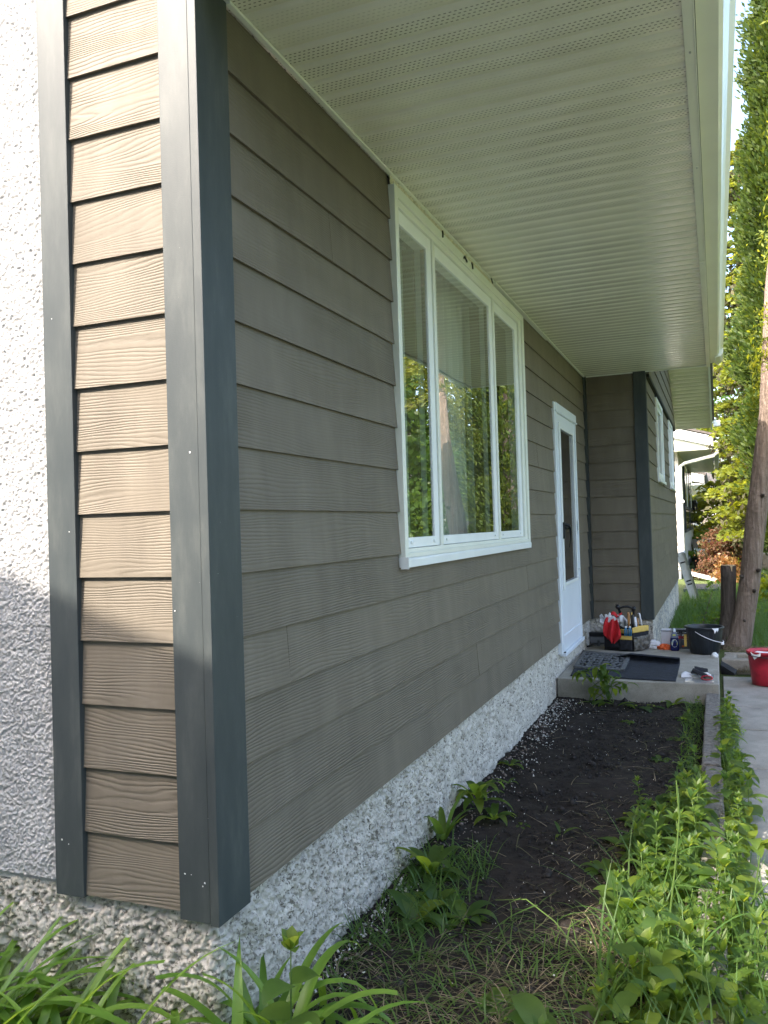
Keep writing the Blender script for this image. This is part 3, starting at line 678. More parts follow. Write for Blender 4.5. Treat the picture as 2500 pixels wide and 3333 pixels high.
def weed_at(V, F, pts, loc, rot, sc, lab, group, cat='weed', name='leafy_weed', r0=.0028):
    t = thing(name, loc, lab, cat, group)
    Rm = Matrix.Translation(loc) @ Matrix.Rotation(rot, 4, 'Z') @ Matrix.Scale(sc, 4)
    me = mesh_np('leaves', V, F); me.transform(Rm); lf = link('leaves', me, MT['leaf'], t, smooth=True)
    mb = MB(); mb.tube([Rm @ Vector(p) for p in pts], [r0 * sc * (1 - .5 * i / len(pts)) for i in range(len(pts))], 6); st = mb.build('stem', MT['stem'], t, smooth=True)
    return t
def dup(root, loc, rotz, sc, label=None, group=None):
    r = root.copy(); COL.objects.link(r); r.location = loc; r.rotation_euler = (random.uniform(-.08, .08), random.uniform(-.08, .08), rotz); r.scale = (sc, sc, sc)
    if label: r['label'] = label
    if group: r['group'] = group
    for ch in list(root.children):
        c = ch.copy(); COL.objects.link(c); c.parent = r
        for g in ch.children:
            d = g.copy(); COL.objects.link(d); d.parent = c
    return r

# ---- tall leafy weeds both sides of the timber
PROTO = []
specs = [(1, .30, 7, .125, .045, 'lance'), (2, .24, 6, .12, .048, 'lance'), (3, .33, 7, .12, .042, 'lance'), (4, .20, 5, .15, .065, 'lance'), (5, .17, 5, .105, .095, 'heart'), (6, .26, 6, .11, .040, 'lance'), (17, .13, 4, .17, .040, 'lance'), (18, .22, 9, .07, .030, 'lance'), (19, .28, 5, .13, .075, 'heart')]
GR_IN = 'leafy weeds in the bed beside the timber'; GR_OUT = 'leafy weeds between the timber and the path'; GR_LIT = 'sunlit weeds in the right foreground'
LB_IN = 'weed in the bed left of the timber'; LB_OUT = 'weed between timber and paving'; LB_LIT = 'sunlit foreground weed'; LB_NEAR = 'shaded weed at the bottom edge'
pts_list = []
def scatter(n, x0, x1, y0, y1, minh, lab, gr, zf=lambda y: -.43, scl=(.8, 1.2), kinds=(0, 1, 2, 3, 4, 5, 6, 7, 8)):
    for i in range(n):
        y = y0 + (y1 - y0) * (i + random.random()) / n; x = random.uniform(x0(y), x1(y))
        k = random.choice(kinds); sc = random.uniform(*scl)
        zn = ('at the near end', 'midway along', 'near the porch step')[min(2, int((y - y0) / (y1 - y0) * 3))] if y0 > .9 else ('on the left side', 'on the right side')[x > 1.18]
        kd = ('tall many-leaved', 'medium upright', 'tallest narrow-leaved', 'low long-leaved', 'round heart-leaved', 'slender pointed-leaved', 'low sprawling', 'small-leaved bushy', 'tall heart-leaved')[k]
        L_ = kd + ' ' + lab + ' ' + zn; pts_list.append((x, y, zf(y), k, sc, L_, gr + ', ' + kd + ' ' + zn))
scatter(42, lambda y: 1.262, lambda y: 1.33 + .04 * math.sin(y * 3), 1.3, 4.2, 0, LB_OUT, GR_OUT, scl=(.6, .95))
scatter(6, lambda y: 1.25, lambda y: 1.32, 4.2, 4.85, 0, LB_OUT, GR_OUT, scl=(.45, .7))
scatter(30, lambda y: 1.00 - .14 * (y < 2.2), lambda y: 1.13, 1.35, 2.7, 0, LB_IN, GR_IN, scl=(.5, .95))
scatter(14, lambda y: 1.02, lambda y: 1.10, 3.0, 4.8, 0, LB_IN, GR_IN, scl=(.25, .5), kinds=(1, 3, 4, 6, 7))
scatter(58, lambda y: .90, lambda y: 1.45, .45, 1.40, 0, LB_LIT, GR_LIT, scl=(.65, 1.0), kinds=(0, 1, 3, 4, 5, 6, 8, 8, 7))
scatter(12, lambda y: 1.125, lambda y: 1.15, 1.35, 2.3, 0, LB_IN, GR_IN, scl=(.75, 1.05), kinds=(0, 2, 5, 8))
scatter(40, lambda y: .80, lambda y: 1.5, -.35, .45, 0, LB_NEAR, 'shaded weeds along the near right edge', scl=(.5, .85), kinds=(0, 1, 3, 5, 6, 8))
first = {}
protos = [weed_proto(*s) for s in specs]
for x, y, z, k, sc, lab, gr in pts_list:
    if k not in first:
        V, F, P_ = protos[k]; o = weed_at(V, F, P_, (0, 0, 0), 0, 1.0, lab, gr); first[k] = o
        o.location = (x, y, z); o.rotation_euler = (0, 0, random.uniform(0, 6.28)); o.scale = (sc,) * 3
    else: dup(first[k], (x, y, z), random.uniform(0, 6.28), sc, lab, gr)

# ---- rosette plants along the wall
def rosette(name, loc, n, L, Wd, lab, cat='weed', elr=(.4, 1.2), group=None, shape='lance', mat='leaf', droop=(.6, 1.5), seed=0, tipcut=0, zt=0):
    r = random.Random(seed); V = []; F = []
    for i in range(n):
        az = i * 2.4 + r.uniform(-.4, .4); el = r.uniform(*elr); l = L * r.uniform(.65, 1.15)
        b = (loc[0] + .012 * math.cos(az), loc[1] + .012 * math.sin(az), loc[2] + r.uniform(0, zt))
        leaf_geo(V, F, b, rdir(az, el), (0, 0, 1), l, Wd * r.uniform(.8, 1.2), r.uniform(*droop), .25, 9, shape, r.random() < tipcut)
    o = link(name, mesh_np(name, V, F), MT[mat], origin=loc, smooth=True); tag(o, lab, cat, group); return o
rosette('broadleaf_weed', (.10, 2.14, -.42), 16, .19, .042, 'lush green weed against the foundation halfway along the dark bed', elr=(.3, 1.3), seed=1, zt=.09)
rosette('broadleaf_weed', (.21, 2.05, -.42), 9, .13, .034, 'small green weed on the soil just right of the lush wall weed', elr=(.3, .9), seed=2)
rosette('broadleaf_weed', (.06, 1.72, -.42), 9, .22, .036, 'upright narrow-leaved weed touching the pale foundation', elr=(.7, 1.4), seed=3, droop=(.3, .9))
rosette('broadleaf_weed', (.12, 1.36, -.42), 14, .20, .05, 'spreading dandelion-like weed at the wall left of the bare soil', elr=(.2, 1.2), seed=4)
rosette('broadleaf_weed', (.22, 1.12, -.42), 12, .12, .06, 'dark round-leaved weed at the near end of the bare soil', elr=(.1, .9), seed=5)
for i, (x, y, L, lab) in enumerate(((.93, 1.05, .17, 'yellowing broad rosette at the left tip of the sunlit patch'), (1.12, .62, .16, 'wide-leaved rosette under the tallest grass stalk'), (1.34, 1.9, .14, 'wide-leaved rosette between timber and paving, midway'), (.95, 1.75, .15, 'broad rosette beside the timber where the bare soil starts'), (.8, .25, .18, 'broad rosette in the shade at the bottom edge'), (1.33, 3.1, .12, 'ragged rosette spilling onto the paving'))):
    rosette('broadleaf_weed', (x, y, -.42), 11, L, L * .42, lab, elr=(.3, 1.2), seed=70 + i, shape='heart' if i % 2 else 'lance', zt=.12)
rosette('broadleaf_weed', (.20, .95, -.42), 12, .14, .050, 'big-leaved dandelion clump among the cut grass near the wall', elr=(.2, 1.1), seed=51)
rosette('broadleaf_weed', (.36, 1.02, -.42), 10, .13, .04, 'narrow rosette between the dandelion clump and the bare soil', elr=(.1, .9), seed=52)
rosette('broadleaf_weed', (.62, .55, -.42), 9, .12, .05, 'flat dark rosette in the middle of the cut grass', elr=(.05, .6), seed=53)
rosette('broadleaf_weed', (.08, 2.95, -.42), 6, .09, .03, 'tiny seedling beside the white chips at the wall', elr=(.3, 1.0), seed=6)
rosette('broadleaf_weed', (.14, 2.62, -.42), 5, .07, .022, 'small pale seedling by the wall above the lush weed', elr=(.3, 1.0), seed=16)
rosette('broadleaf_weed', (.90, 4.83, -.42), 4, .15, .05, 'single broad leaf sprouting right of the middle of the porch step', elr=(.5, 1.0), seed=7)
rosette('broadleaf_weed', (.55, 1.95, -.42), 4, .09, .016, 'thin sprout alone in the middle of the dark soil', elr=(.4, 1.2), seed=8)
rosette('broadleaf_weed', (.36, 2.0, -.42), 8, .05, .016, 'flat little seedling on the soil right of the wall weeds', elr=(.1, .7), seed=9)
rosette('broadleaf_weed', (.62, 4.2, -.42), 6, .07, .03, 'small weed on the soil in front of the porch step', elr=(.1, .7), seed=10)
for i, (x, y, L) in enumerate(((.82, 1.9, .13), (.86, 2.2, .12), (.78, 1.6, .12), (.92, 2.5, .11), (.9, 3.3, .08), (.96, 3.8, .08), (.98, 4.4, .09), (.86, 1.35, .12))):
    rosette('broadleaf_weed', (x, y, -.425), 12, L, .034, 'low leafy weed on the right-hand edge of the bare soil, ' + ('third nearest the camera', 'fifth from the porch step', 'second nearest the camera', 'fourth from the porch step', 'third from the porch step', 'second from the porch step', 'nearest the porch step', 'nearest the camera')[i], elr=(.05, .8), seed=20 + i)
# wilting vine before the porch
t = thing('vine_weed', (.36, 4.72, -.42), 'straggling vine-like weed leaning on the front of the porch step below the door mat', 'weed')
V = []; F = []; r = random.Random(5); mb = MB()
for s in range(6):
    az = r.uniform(-.6, 3.4); h = r.uniform(.14, .30); pts = [(.36 + r.uniform(-.1, .12) + math.cos(az) * .10 * q, 4.80 - .03 * q, -.42 + h * math.sin(q * 1.9) / math.sin(1.6)) for q in (0, .25, .5, .75, 1)]
    mb.tube(pts, .003, 5)
    for p in pts[1:]:
        for q in range(3): leaf_geo(V, F, p, rdir(r.uniform(0, 6.3), r.uniform(-.7, .5)), (0, 0, 1), r.uniform(.06, .12), r.uniform(.03, .05), r.uniform(.6, 1.4), .2, 5, 'lance')
for q in range(14): leaf_geo(V, F, (.30 + q * .035, 4.72 + r.uniform(-.08, .03), -.41), rdir(r.uniform(0, 6.3), r.uniform(.0, .5)), (0, 0, 1), r.uniform(.10, .17), r.uniform(.035, .06), r.uniform(.5, 1.1), .2, 6, 'lance')
link('leaves', mesh_np('leaves', V, F), MT['leaf'], t, smooth=True); mb.build('stem', MT['stem'], t)

# ---- daylilies
def lily(loc, n, L, Wd, lab, seed, azr=(0, 6.28), elr=(.5, 1.35), cut=.25, spread=.05):
    r = random.Random(seed); V = []; F = []
    for i in range(n):
        az = r.uniform(*azr); b = (loc[0] + r.uniform(-spread, spread), loc[1] + r.uniform(-spread, spread) * .7, loc[2])
        leaf_geo(V, F, b, rdir(az, r.uniform(*elr)), (math.cos(az + PI) * .5, math.sin(az + PI) * .5, .8), L * r.uniform(.6, 1.15), Wd * r.uniform(.75, 1.2), r.uniform(.6, 2.3), .35, 12, 'strap', r.random() < cut)
    o = link('daylily', mesh_np('daylily', V, F), MT['lily'], origin=loc, smooth=True); return tag(o, lab, 'daylily')
lily((-.70, -.22, -.44), 90, .64, .027, 'large daylily clump cut off by the bottom left corner', 31, spread=.12, elr=(.6, 1.4))
lily((-.46, -.27, -.44), 85, .52, .026, 'daylily clump with flopped strap leaves under the slate trim board', 32, spread=.11, elr=(.5, 1.4))
lily((-.27, -.24, -.44), 22, .50, .024, 'thin daylily tuft at the right end of the left-hand clumps', 33, spread=.05, elr=(.9, 1.45))
lily((.13, .02, -.44), 44, .46, .030, 'daylily tuft right of the house corner with upright cut tips', 34, spread=.07, elr=(1.0, 1.48), cut=.7)
lily((.28, -.12, -.44), 76, .46, .032, 'bright daylily clump at the bottom of the picture with arching leaves', 35, spread=.12, elr=(.6, 1.4), cut=.35)
lily((.05, -.18, -.44), 34, .42, .028, 'small daylily clump nearest the foundation corner', 36, spread=.08, elr=(.7, 1.4), cut=.3)
lily((.44, -.06, -.44), 22, .42, .030, 'daylily fan leaning right over the cut grass', 37, azr=(-1.2, 1.4), spread=.06, elr=(.4, 1.1), cut=.5)
V_, F_, P_ = weed_proto(44, .30, 5, .10, .075, 'lance'); weed_at(V_, F_, P_, (.22, -.02, -.44), .4, 1.25, 'broad-leaved weed rising among the daylilies right of the house corner', None)

# ---- tall seed-head grass in the sunlit patch
def stalk(name, pts, r0, leaves, lab):
    t = thing(name, (pts[0][0], pts[0][1], pts[0][2]), lab, 'grass stalk'); mb = MB(); mb.tube(pts, [r0 * (1 - .6 * i / len(pts)) for i in range(len(pts))], 6); mb.build('stem', MT['stem'], t)
    for p, az, el, L, w, dr in leaves: V = []; F = []; leaf_geo(V, F, p, rdir(az, el), (0, 0, 1), L, w, dr, .3, 8, 'grass'); link('blade', mesh_np('blade', V, F), MT['grass'], t, smooth=True)
stalk('grass_stalk', [(1.07, .75, -.42), (1.085, .75, -.2), (1.11, .75, -.02), (1.125, .75, .12), (1.122, .75, .17), (1.12, .75, .225)], .0035,
      [((1.112, .75, 0), .1, .75, .17, .010, 1.5), ((1.112, .75, .0), .2, .3, .09, .009, 1.6), ((1.10, .75, -.09), .0, .15, .15, .009, .5), ((1.09, .75, -.17), 3.0, .6, .14, .009, .9), ((1.125, .75, .12), 1.7, 1.4, .09, .007, .2)], 'tallest grass stalk with a pale seed head in the sunlit weeds')
stalk('grass_stalk', [(1.17, .55, -.42), (1.18, .55, -.2), (1.20, .56, -.02)], .003, [((1.19, .55, -.15), .3, .9, .2, .01, .8), ((1.2, .56, -.05), -.4, .8, .16, .01, .8), ((1.18, .55, -.2), 2.8, .7, .16, .01, .9)], 'shorter grass stalk right of the tallest one')
stalk('grass_stalk', [(.98, .62, -.42), (.97, .64, -.25), (.90, .70, -.13)], .003, [((.97, .63, -.28), 2.6, .7, .2, .010, 1.2), ((.97, .63, -.25), .5, .9, .2, .010, .8), ((.93, .68, -.18), 2.9, .4, .15, .009, .8)], 'grass stalk leaning left at the edge of the sunlit patch')
stalk('grass_stalk', [(.86, .80, -.42), (.72, .86, -.30), (.62, .9, -.26), (.50, .95, -.30)], .0028, [((.66, .89, -.27), -2.6, -.2, .2, .008, .4), ((.6, .9, -.26), 3.0, -.5, .16, .009, .2)], 'bent grass stem arching out over the dark soil')
stalk('grass_stalk', [(1.30, .72, -.42), (1.31, .72, -.15), (1.34, .73, .03)], .003, [((1.31, .72, -.1), 0, 1.0, .22, .012, .7), ((1.31, .72, -.2), 1.2, .8, .22, .012, 1.0)], 'grass stalk at the right edge above the timber')

# ---- uncountable ground cover
def blades(name, n, x0, x1, y0, y1, z, L, w, mat, elr=(.2, 1.3), dens=None, label_kind='stuff', seed=1, curl=1.0):
    g = np.random.default_rng(seed); x = g.uniform(x0, x1, n); y = g.uniform(y0, y1, n)
    if dens is not None:
        kp = g.random(n) < dens(x, y); x = x[kp]; y = y[kp]
    n = len(x); az = g.uniform(0, 2 * PI, n); el = g.uniform(elr[0], elr[1], n); l = L * g.uniform(.5, 1.3, n); ww = w * g.uniform(.6, 1.2, n)
    d = np.stack([np.cos(az) * np.cos(el), np.sin(az) * np.cos(el), np.sin(el)], -1); s = np.stack([-np.sin(az), np.cos(az), az * 0], -1)
    p = np.stack([x, y, np.full(n, z) if np.isscalar(z) else z(x, y)], -1); V = []; S = 4
    bend = g.uniform(-.6, .6, n) * curl
    for i in range(S + 1):
        tt = i / S; wd = (ww * (1 - tt ** 2) + ww * .06)[:, None]
        V += [p + s * wd * .5, p - s * wd * .5]
        dd = d.copy(); dd[:, 2] -= tt * .9 * curl; a = bend * tt; dx = dd[:, 0] * np.cos(a) - dd[:, 1] * np.sin(a); dy = dd[:, 0] * np.sin(a) + dd[:, 1] * np.cos(a); dd[:, 0] = dx; dd[:, 1] = dy
        dd /= np.linalg.norm(dd, axis=1)[:, None]; p = p + dd * (l / S)[:, None]; p[:, 2] = np.maximum(p[:, 2], (z if np.isscalar(z) else z(x, y)) + .004)
    V = np.stack(V, 1).reshape(-1, 3); b = (np.arange(n) * (2 * S + 2))[:, None]
    F = np.concatenate([np.concatenate([b + 2 * i, b + 2 * i + 1, b + 2 * i + 3, b + 2 * i + 2], 1)[:, None] for i in range(S)], 1).reshape(-1, 4)
    o = link(name, mesh_np(name, V, F), MT[mat], smooth=True); tag(o, kind='stuff'); return o
near_d = lambda x, y: np.clip(1.05 - (y - (.38 + .5 * (x - .1))) * 1.7, 0, 1) * (x > .02)
blades('twigs', 90, .1, 1.1, .2, 4.8, -.413, .16, .005, 'straw', (.0, .12), None, seed=61, curl=.5)
blades('dry_grass', 3000, .0, 1.15, -.5, 1.5, -.418, .11, .003, 'straw', (.0, .5), near_d, seed=3, curl=.7)
blades('dry_grass', 420, .1, 1.1, -.2, 1.5, -.412, .22, .0035, 'straw', (.0, .35), near_d, seed=43, curl=.6)
blades('cut_grass', 3000, .0, 1.15, -.5, 1.7, -.42, .12, .0055, 'grass', (.05, .9), near_d, seed=4)
blades('cut_grass', 500, .03, .35, .7, 1.6, -.42, .13, .006, 'grass', (.2, 1.2), None, seed=5)
blades('dry_grass', 900, .35, .95, 1.1, 2.4, -.420, .08, .0025, 'straw', (.0, .25), lambda x, y: np.clip((x - .45) * 2, .05, 1), seed=6, curl=.5)
blades('dry_grass', 500, .6, 1.1, 2.4, 4.8, -.420, .06, .003, 'straw', (.0, .3), None, seed=7, curl=.5)
blades('grass', 620, .85, 1.7, -.4, 1.4, -.43, .30, .008, 'grass', (.6, 1.4), None, seed=8, curl=.8)
blades('grass', 1500, -1.1, -.1, -.9, -.1, -.43, .18, .007, 'grass', (.5, 1.4), None, seed=18)
blades('grass', 700, 1.244, 1.34, .4, 4.6, -.44, .10, .005, 'grass', (.5, 1.4), None, seed=9)
blades('grass', 700, 1.0, 1.14, 1.5, 4.8, -.42, .09, .006, 'grass', (.3, 1.3), None, seed=10)
blades('grass', 26000, .66, 3.2, 7.6, 15, lambda x, y: GZ - .01 + .06 * np.exp(-((x - 1.5) / .9) ** 2 - ((y - 7.7) / .8) ** 2), .16, .008, 'grass', (.5, 1.45), None, seed=12, curl=.7)
blades('grass', 14000, 1.0, 5.5, 15, 26, lambda x, y: np.full(len(x), GZ - .01), .10, .014, 'grass', (.5, 1.45), None, seed=13, curl=.7)
blades('grass', 900, 1.26, 2.2, 6.5, 6.62, GZ, .09, .004, 'straw', (.1, 1.2), None, seed=14)
blades('dry_grass', 1500, 1.30, 2.3, 7.18, 7.6, -.36, .09, .005, 'straw', (.0, .6), None, seed=15)
def chips(name, n, xf, yf, z, s0, s1, mat, seed, kind='stuff'):
    g = np.random.default_rng(seed); x = xf(g, n); y = yf(g, n); c = np.stack([x, y, np.full(n, z) + g.uniform(0, .004, n)], -1)
    sz = g.uniform(s0, s1, (n, 3)) * (g.random((n, 1)) ** 2 * .8 + .5); oc = np.array([(1, 0, 0), (-1, 0, 0), (0, 1, 0), (0, -1, 0), (0, 0, 1), (0, 0, -1)], float)
    V = c[:, None] + oc[None] * sz[:, None] * g.uniform(.7, 1.3, (n, 6, 1)); a = g.uniform(0, 6.3, n)
    rel = V - c[:, None]; rx = rel[..., 0] * np.cos(a)[:, None] - rel[..., 1] * np.sin(a)[:, None]; ry = rel[..., 0] * np.sin(a)[:, None] + rel[..., 1] * np.cos(a)[:, None]
    V = np.stack([c[:, None, 0] + rx, c[:, None, 1] + ry, V[..., 2]], -1).reshape(-1, 3)
    f = np.array([(0, 2, 4), (2, 1, 4), (1, 3, 4), (3, 0, 4), (2, 0, 5), (1, 2, 5), (3, 1, 5), (0, 3, 5)]); F = (f[None] + (np.arange(n) * 6)[:, None, None]).reshape(-1, 3)
    tag(link(name, mesh_np(name, V, F), MT[mat]), kind=kind)
MT['chip'] = simple('pale_chips', (.62, .60, .56), .9, var=.3, nscale=200); MT['pebble'] = simple('brown_pebbles', (.20, .16, .14), .9, var=.5, nscale=80); MT['clod'] = simple('soil_crumbs', (.022, .019, .018), 1, var=.5, nscale=90)
chips('white_chips', 420, lambda g, n: .02 + np.abs(g.normal(0, .13, n)), lambda g, n: 4.85 - np.abs(g.normal(0, 1.0, n)), -.418, .002, .009, 'chip', 1)
chips('white_chips', 520, lambda g, n: g.uniform(.03, 1.1, n), lambda g, n: g.uniform(.4, 4.85, n), -.419, .0012, .0045, 'chip', 2)
chips('white_chips', 160, lambda g, n: .03 + np.abs(g.normal(0, .04, n)), lambda g, n: g.uniform(.3, 1.3, n), -.415, .003, .009, 'chip', 3)
chips('pebbles', 700, lambda g, n: .02 + np.abs(g.normal(0, .10, n)), lambda g, n: g.uniform(.3, 4.8, n), -.418, .003, .010, 'pebble', 4)
chips('soil_clods', 260, lambda g, n: g.uniform(.05, 1.1, n), lambda g, n: g.uniform(.3, 4.9, n), -.418, .010, .024, 'clod', 15)
chips('soil_crumbs', 9000, lambda g, n: g.uniform(.02, 1.14, n), lambda g, n: g.uniform(.2, 4.9, n), -.422, .003, .010, 'clod', 5)

# ================================================================ TREES
def tree_trunk(mb, pts, rad, n=18, wob=.06, seed=0):
    o = len(mb.v); mb.tube(pts, rad, n)
    arr = np.array(mb.v[o:]); c = np.repeat(np.array([tuple(p) for p in pts]), n, 0); rel = arr - c
    ang = np.tile(np.arange(n), len(pts)) * 2 * PI / n
    nz = fbm(np.stack([np.cos(ang) * .8 + seed, np.sin(ang) * .8, arr[:, 2] * .7], -1), 1.6, 3) - .5
    arr = c + rel * (1 + nz[:, None] * wob * 4); mb.v[o:] = [tuple(v) for v in arr]
def cards(name, C, size, mat, parent, seed=0, up=.3, elong=1.6, smooth=False, dirs=None):
    g = np.random.default_rng(seed); n = len(C); a = g.normal(size=(n, 3)); a[:, 2] += up
    if dirs is not None: a = dirs + a * .35
    a /= np.linalg.norm(a, axis=1)[:, None]; b = g.normal(size=(n, 3)); b -= a * (a * b).sum(1)[:, None]; b /= np.linalg.norm(b, axis=1)[:, None]
    s = (size * g.uniform(.6, 1.4, n))[:, None]; nn = np.cross(a, b)
    V = np.stack([C - a * s * elong * .5, C + b * s * .5 + nn * s * .12, C + a * s * elong * .5, C - b * s * .5 + nn * s * .12], 1).reshape(-1, 3)
    F = np.arange(4 * n).reshape(n, 4); return link(name, mesh_np(name, V, F), MT[mat], parent)
def col_tree(name, x, y, r, h, lab, n, seed, zb=.1, leaf=.07, mat='cedar', cat='cedar', prof=None):
    t = thing(name, (x, y, GZ), lab, cat); g = np.random.default_rng(seed)
    nc = n // 64; u = g.random(nc) ** .8; z = zb + u * (h - zb); az = g.uniform(0, 2 * PI, nc)
    pr_ = prof or (lambda u: np.clip(1.05 - u ** 3.2, .06, 1) * (.72 + .28 * np.clip(u * 6, 0, 1)))
    rr = r * pr_(u) * (.58 + .66 * vnoise(np.stack([np.cos(az) * 1.8 + seed, np.sin(az) * 1.8, z * 1.3], -1))) * (1 - .6 * g.random(nc) ** 1.6)
    C = np.stack([x + rr * np.cos(az), y + rr * np.sin(az), z + GZ], -1)
    out = np.stack([np.cos(az), np.sin(az), np.full(nc, .7)], -1)
    P = np.repeat(C, 64, 0) + g.normal(size=(nc * 64, 3)) * np.array([1, 1, 1.2]) * leaf * 2.1 * g.uniform(.5, 1.35, nc).repeat(64)[:, None]
    cards('crown', P, leaf, mat, t, seed, .5, 2.4, dirs=np.repeat(out, 64, 0))
    mb = MB(); tree_trunk(mb, [(x, y, GZ + q * h * .95) for q in (0, .1, .3, .6, 1)], [r * .17, r * .13, r * .11, r * .07, .01], 10); mb.build('trunk', MT['bark_dark'], t)
    return t
col_tree('cedar_tree', 2.80, 15.4, 1.12, 13.0, 'tall dense bright cedar at the right edge above the lawn', 120000, 5, zb=.9, leaf=.046)

def spruce(x, y, h, rmax, lab, seed, nb=150, zb=.5, leafs=95, size=.10, mat='spruce'):
    t = thing('spruce_tree', (x, y, GZ), lab, 'spruce'); g = np.random.default_rng(seed)
    tops = []; ins = []; dirs = []; mb = MB()
    for i in range(nb):
        u = (i + g.random()) / nb; z0 = zb + u ** 1.05 * (h - zb); az = g.uniform(0, 2 * PI); L = rmax * (1 - u) ** .8 * g.uniform(.75, 1.1) + .15
        k = int(leafs * (.35 + L / rmax)); s = g.random(k) ** .7; lat = g.normal(size=k) * .17 * L * (.4 + s * .9) * .8
        zz_ = z0 + GZ - .16 * L * s - .10 * L * s * s + .18 * L * np.clip(s - .75, 0, 1) + g.normal(size=k) * .035
        px = x + (L * s) * math.cos(az) - lat * math.sin(az); py = y + (L * s) * math.sin(az) + lat * math.cos(az)
        tops.append(np.stack([px, py, zz_ - np.abs(lat) * .25], -1)); dirs.append(np.tile(np.array([math.cos(az), math.sin(az), -.1]), (k, 1)))
        k2 = k // 7; s2 = g.random(k2); ins.append(np.stack([x + L * s2 * math.cos(az) + g.normal(size=k2) * .1 * L, y + L * s2 * math.sin(az) + g.normal(size=k2) * .1 * L, z0 + GZ - .22 * L * s2 - g.uniform(.05, .4, k2)], -1))
        if L > .8: mb.tube([(x, y, z0 + GZ), (x + L * .5 * math.cos(az), y + L * .5 * math.sin(az), z0 + GZ - .12 * L), (x + L * .92 * math.cos(az), y + L * .92 * math.sin(az), z0 + GZ - .25 * L)], [.03, .02, .008], 5)
    T = np.concatenate(tops); D = np.concatenate(dirs); cards('crown', T, size, mat, t, seed, .1, 1.9, dirs=D)
    cards('inner_twigs', np.concatenate(ins), size * 1.1, 'spruce_in', t, seed + 1, -1.5, 2.0)  # dark cards below each bough paint its shaded underside
    mb.build('branches', MT['bark_dark'], t)
    mb = MB(); tree_trunk(mb, [(x, y, GZ), (x, y, GZ + h * .3), (x, y, GZ + h * .97)], [.2, .16, .02], 12); mb.build('trunk', MT['bark_dark'], t); return t
spruce(2.88, 18.4, 12, 1.75, 'spruce with layered bright boughs behind the leaning trunk', 3, 330, 1.3, 330, .06)
spruce(2.4, 30.5, 15, 2.6, 'farther spruce rising behind the garden beds', 4, 150, 1.0, 240, .10)
spruce(4.3, 26.0, 14, 1.9, 'third spruce, right of and behind the nearest one', 6, 120, .8, 200, .09)
# leaning conifer by the porch
t = thing('leaning_tree', (1.40, 7.4, -.38), 'leaning grey-brown conifer trunk behind the black bucket', 'tree')
pts = [(1.394, 7.651, -0.541), (1.399, 7.651, -0.397), (1.45, 7.661, -0.258), (1.497, 7.671, -0.017), (1.556, 7.681, 0.294), (1.6, 7.702, 0.633), (1.643, 7.702, 0.953), (1.725, 7.702, 1.534), (1.803, 7.702, 2.068), (1.828, 7.722, 2.551), (1.886, 7.753, 3.362), (2.041, 7.805, 4.594), (2.225, 7.959, 7.675), (2.225, 7.959, 10.243)]
mb = MB(); tree_trunk(mb, [Vector(p) for p in pts], [.16, .137, .111, .102, .100, .101, .106, .102, .095, .08, .075, .066, .05, .01], 24, .05, 3)
tr = mb.build('trunk', MT['bark'], t, smooth=True)
mb = MB()
for (x, z, a) in ((1.545, .335, -2.2), (1.62, .40, -1.2), (1.50, -.14, -1.6), (1.58, .18, -1.3), (1.70, 1.2, -1.3)):
    d = rdir(a, .2); p = Vector((1.26 + (x - 1.26) * .969, 7.67, 1.007 + (z - 1.007) * .969)) + Vector(d) * .085; mb.tube([p, p + Vector(d) * .03, p + Vector(d) * .05], [.022, .015, .008], 8)
mb.build('knot', MT['bark_dark'], t, smooth=True)
g = np.random.default_rng(8); C = []; D = []; mb = MB()
for i in range(44):
    u = i / 44; z0 = 2.55 + u * 6.9; L = (1 - u) ** .6 * 1.15 + .15; az = g.uniform(-1.75, 1.75); k = int(560 * (.3 + L)); q = g.random(k)
    x0 = 1.86 + .34 * min(1, u * 3); y0 = 7.55 + .3 * u; lat = g.normal(size=k) * .10 * L
    C.append(np.stack([x0 + L * q * math.cos(az) - lat * math.sin(az), y0 + L * q * math.sin(az) + lat * math.cos(az), z0 - .30 * L * q - .25 * L * q * q + g.normal(size=k) * .035], -1)); D.append(np.tile(np.array([math.cos(az), math.sin(az), -.3]), (k, 1)))
    mb.tube([(x0, y0, z0), (x0 + L * .5 * math.cos(az), y0 + L * .5 * math.sin(az), z0 - .2 * L), (x0 + L * .85 * math.cos(az), y0 + L * .85 * math.sin(az), z0 - .42 * L)], [.010, .006, .002], 5)
cards('crown', np.concatenate(C), .021, 'spruce', t, 9, .1, 4.2, dirs=np.concatenate(D)); mb.build('branches', MT['bark_dark'], t)
# sawn stump fused at its foot
t = thing('sawn_stump', (1.31, 7.45, -.38), 'dark sawn-off stem with a pale cut edge, left of the leaning trunk', 'stump')
mb = MB(); tree_trunk(mb, [Vector(p) for p in [(1.291, 7.671, -0.541), (1.308, 7.692, -0.304), (1.337, 7.722, -0.017), (1.349, 7.733, 0.274), (1.354, 7.743, 0.479)]], [.113, .085, .074, .074, .077], 20, .05, 9)
mb.build('trunk', MT['bark_dark'], t, smooth=True)
mb = MB(); mb.lathe((1.354, 7.743, .481), [(.074, -.004), (.070, .006), (.001, .009)], 16); mb.add([(1.371, 7.661, .485), (1.396, 7.663, .483), (1.388, 7.658, .415)], [(0, 1, 2)]); mb.build('cut_face', MT['cut'], t)
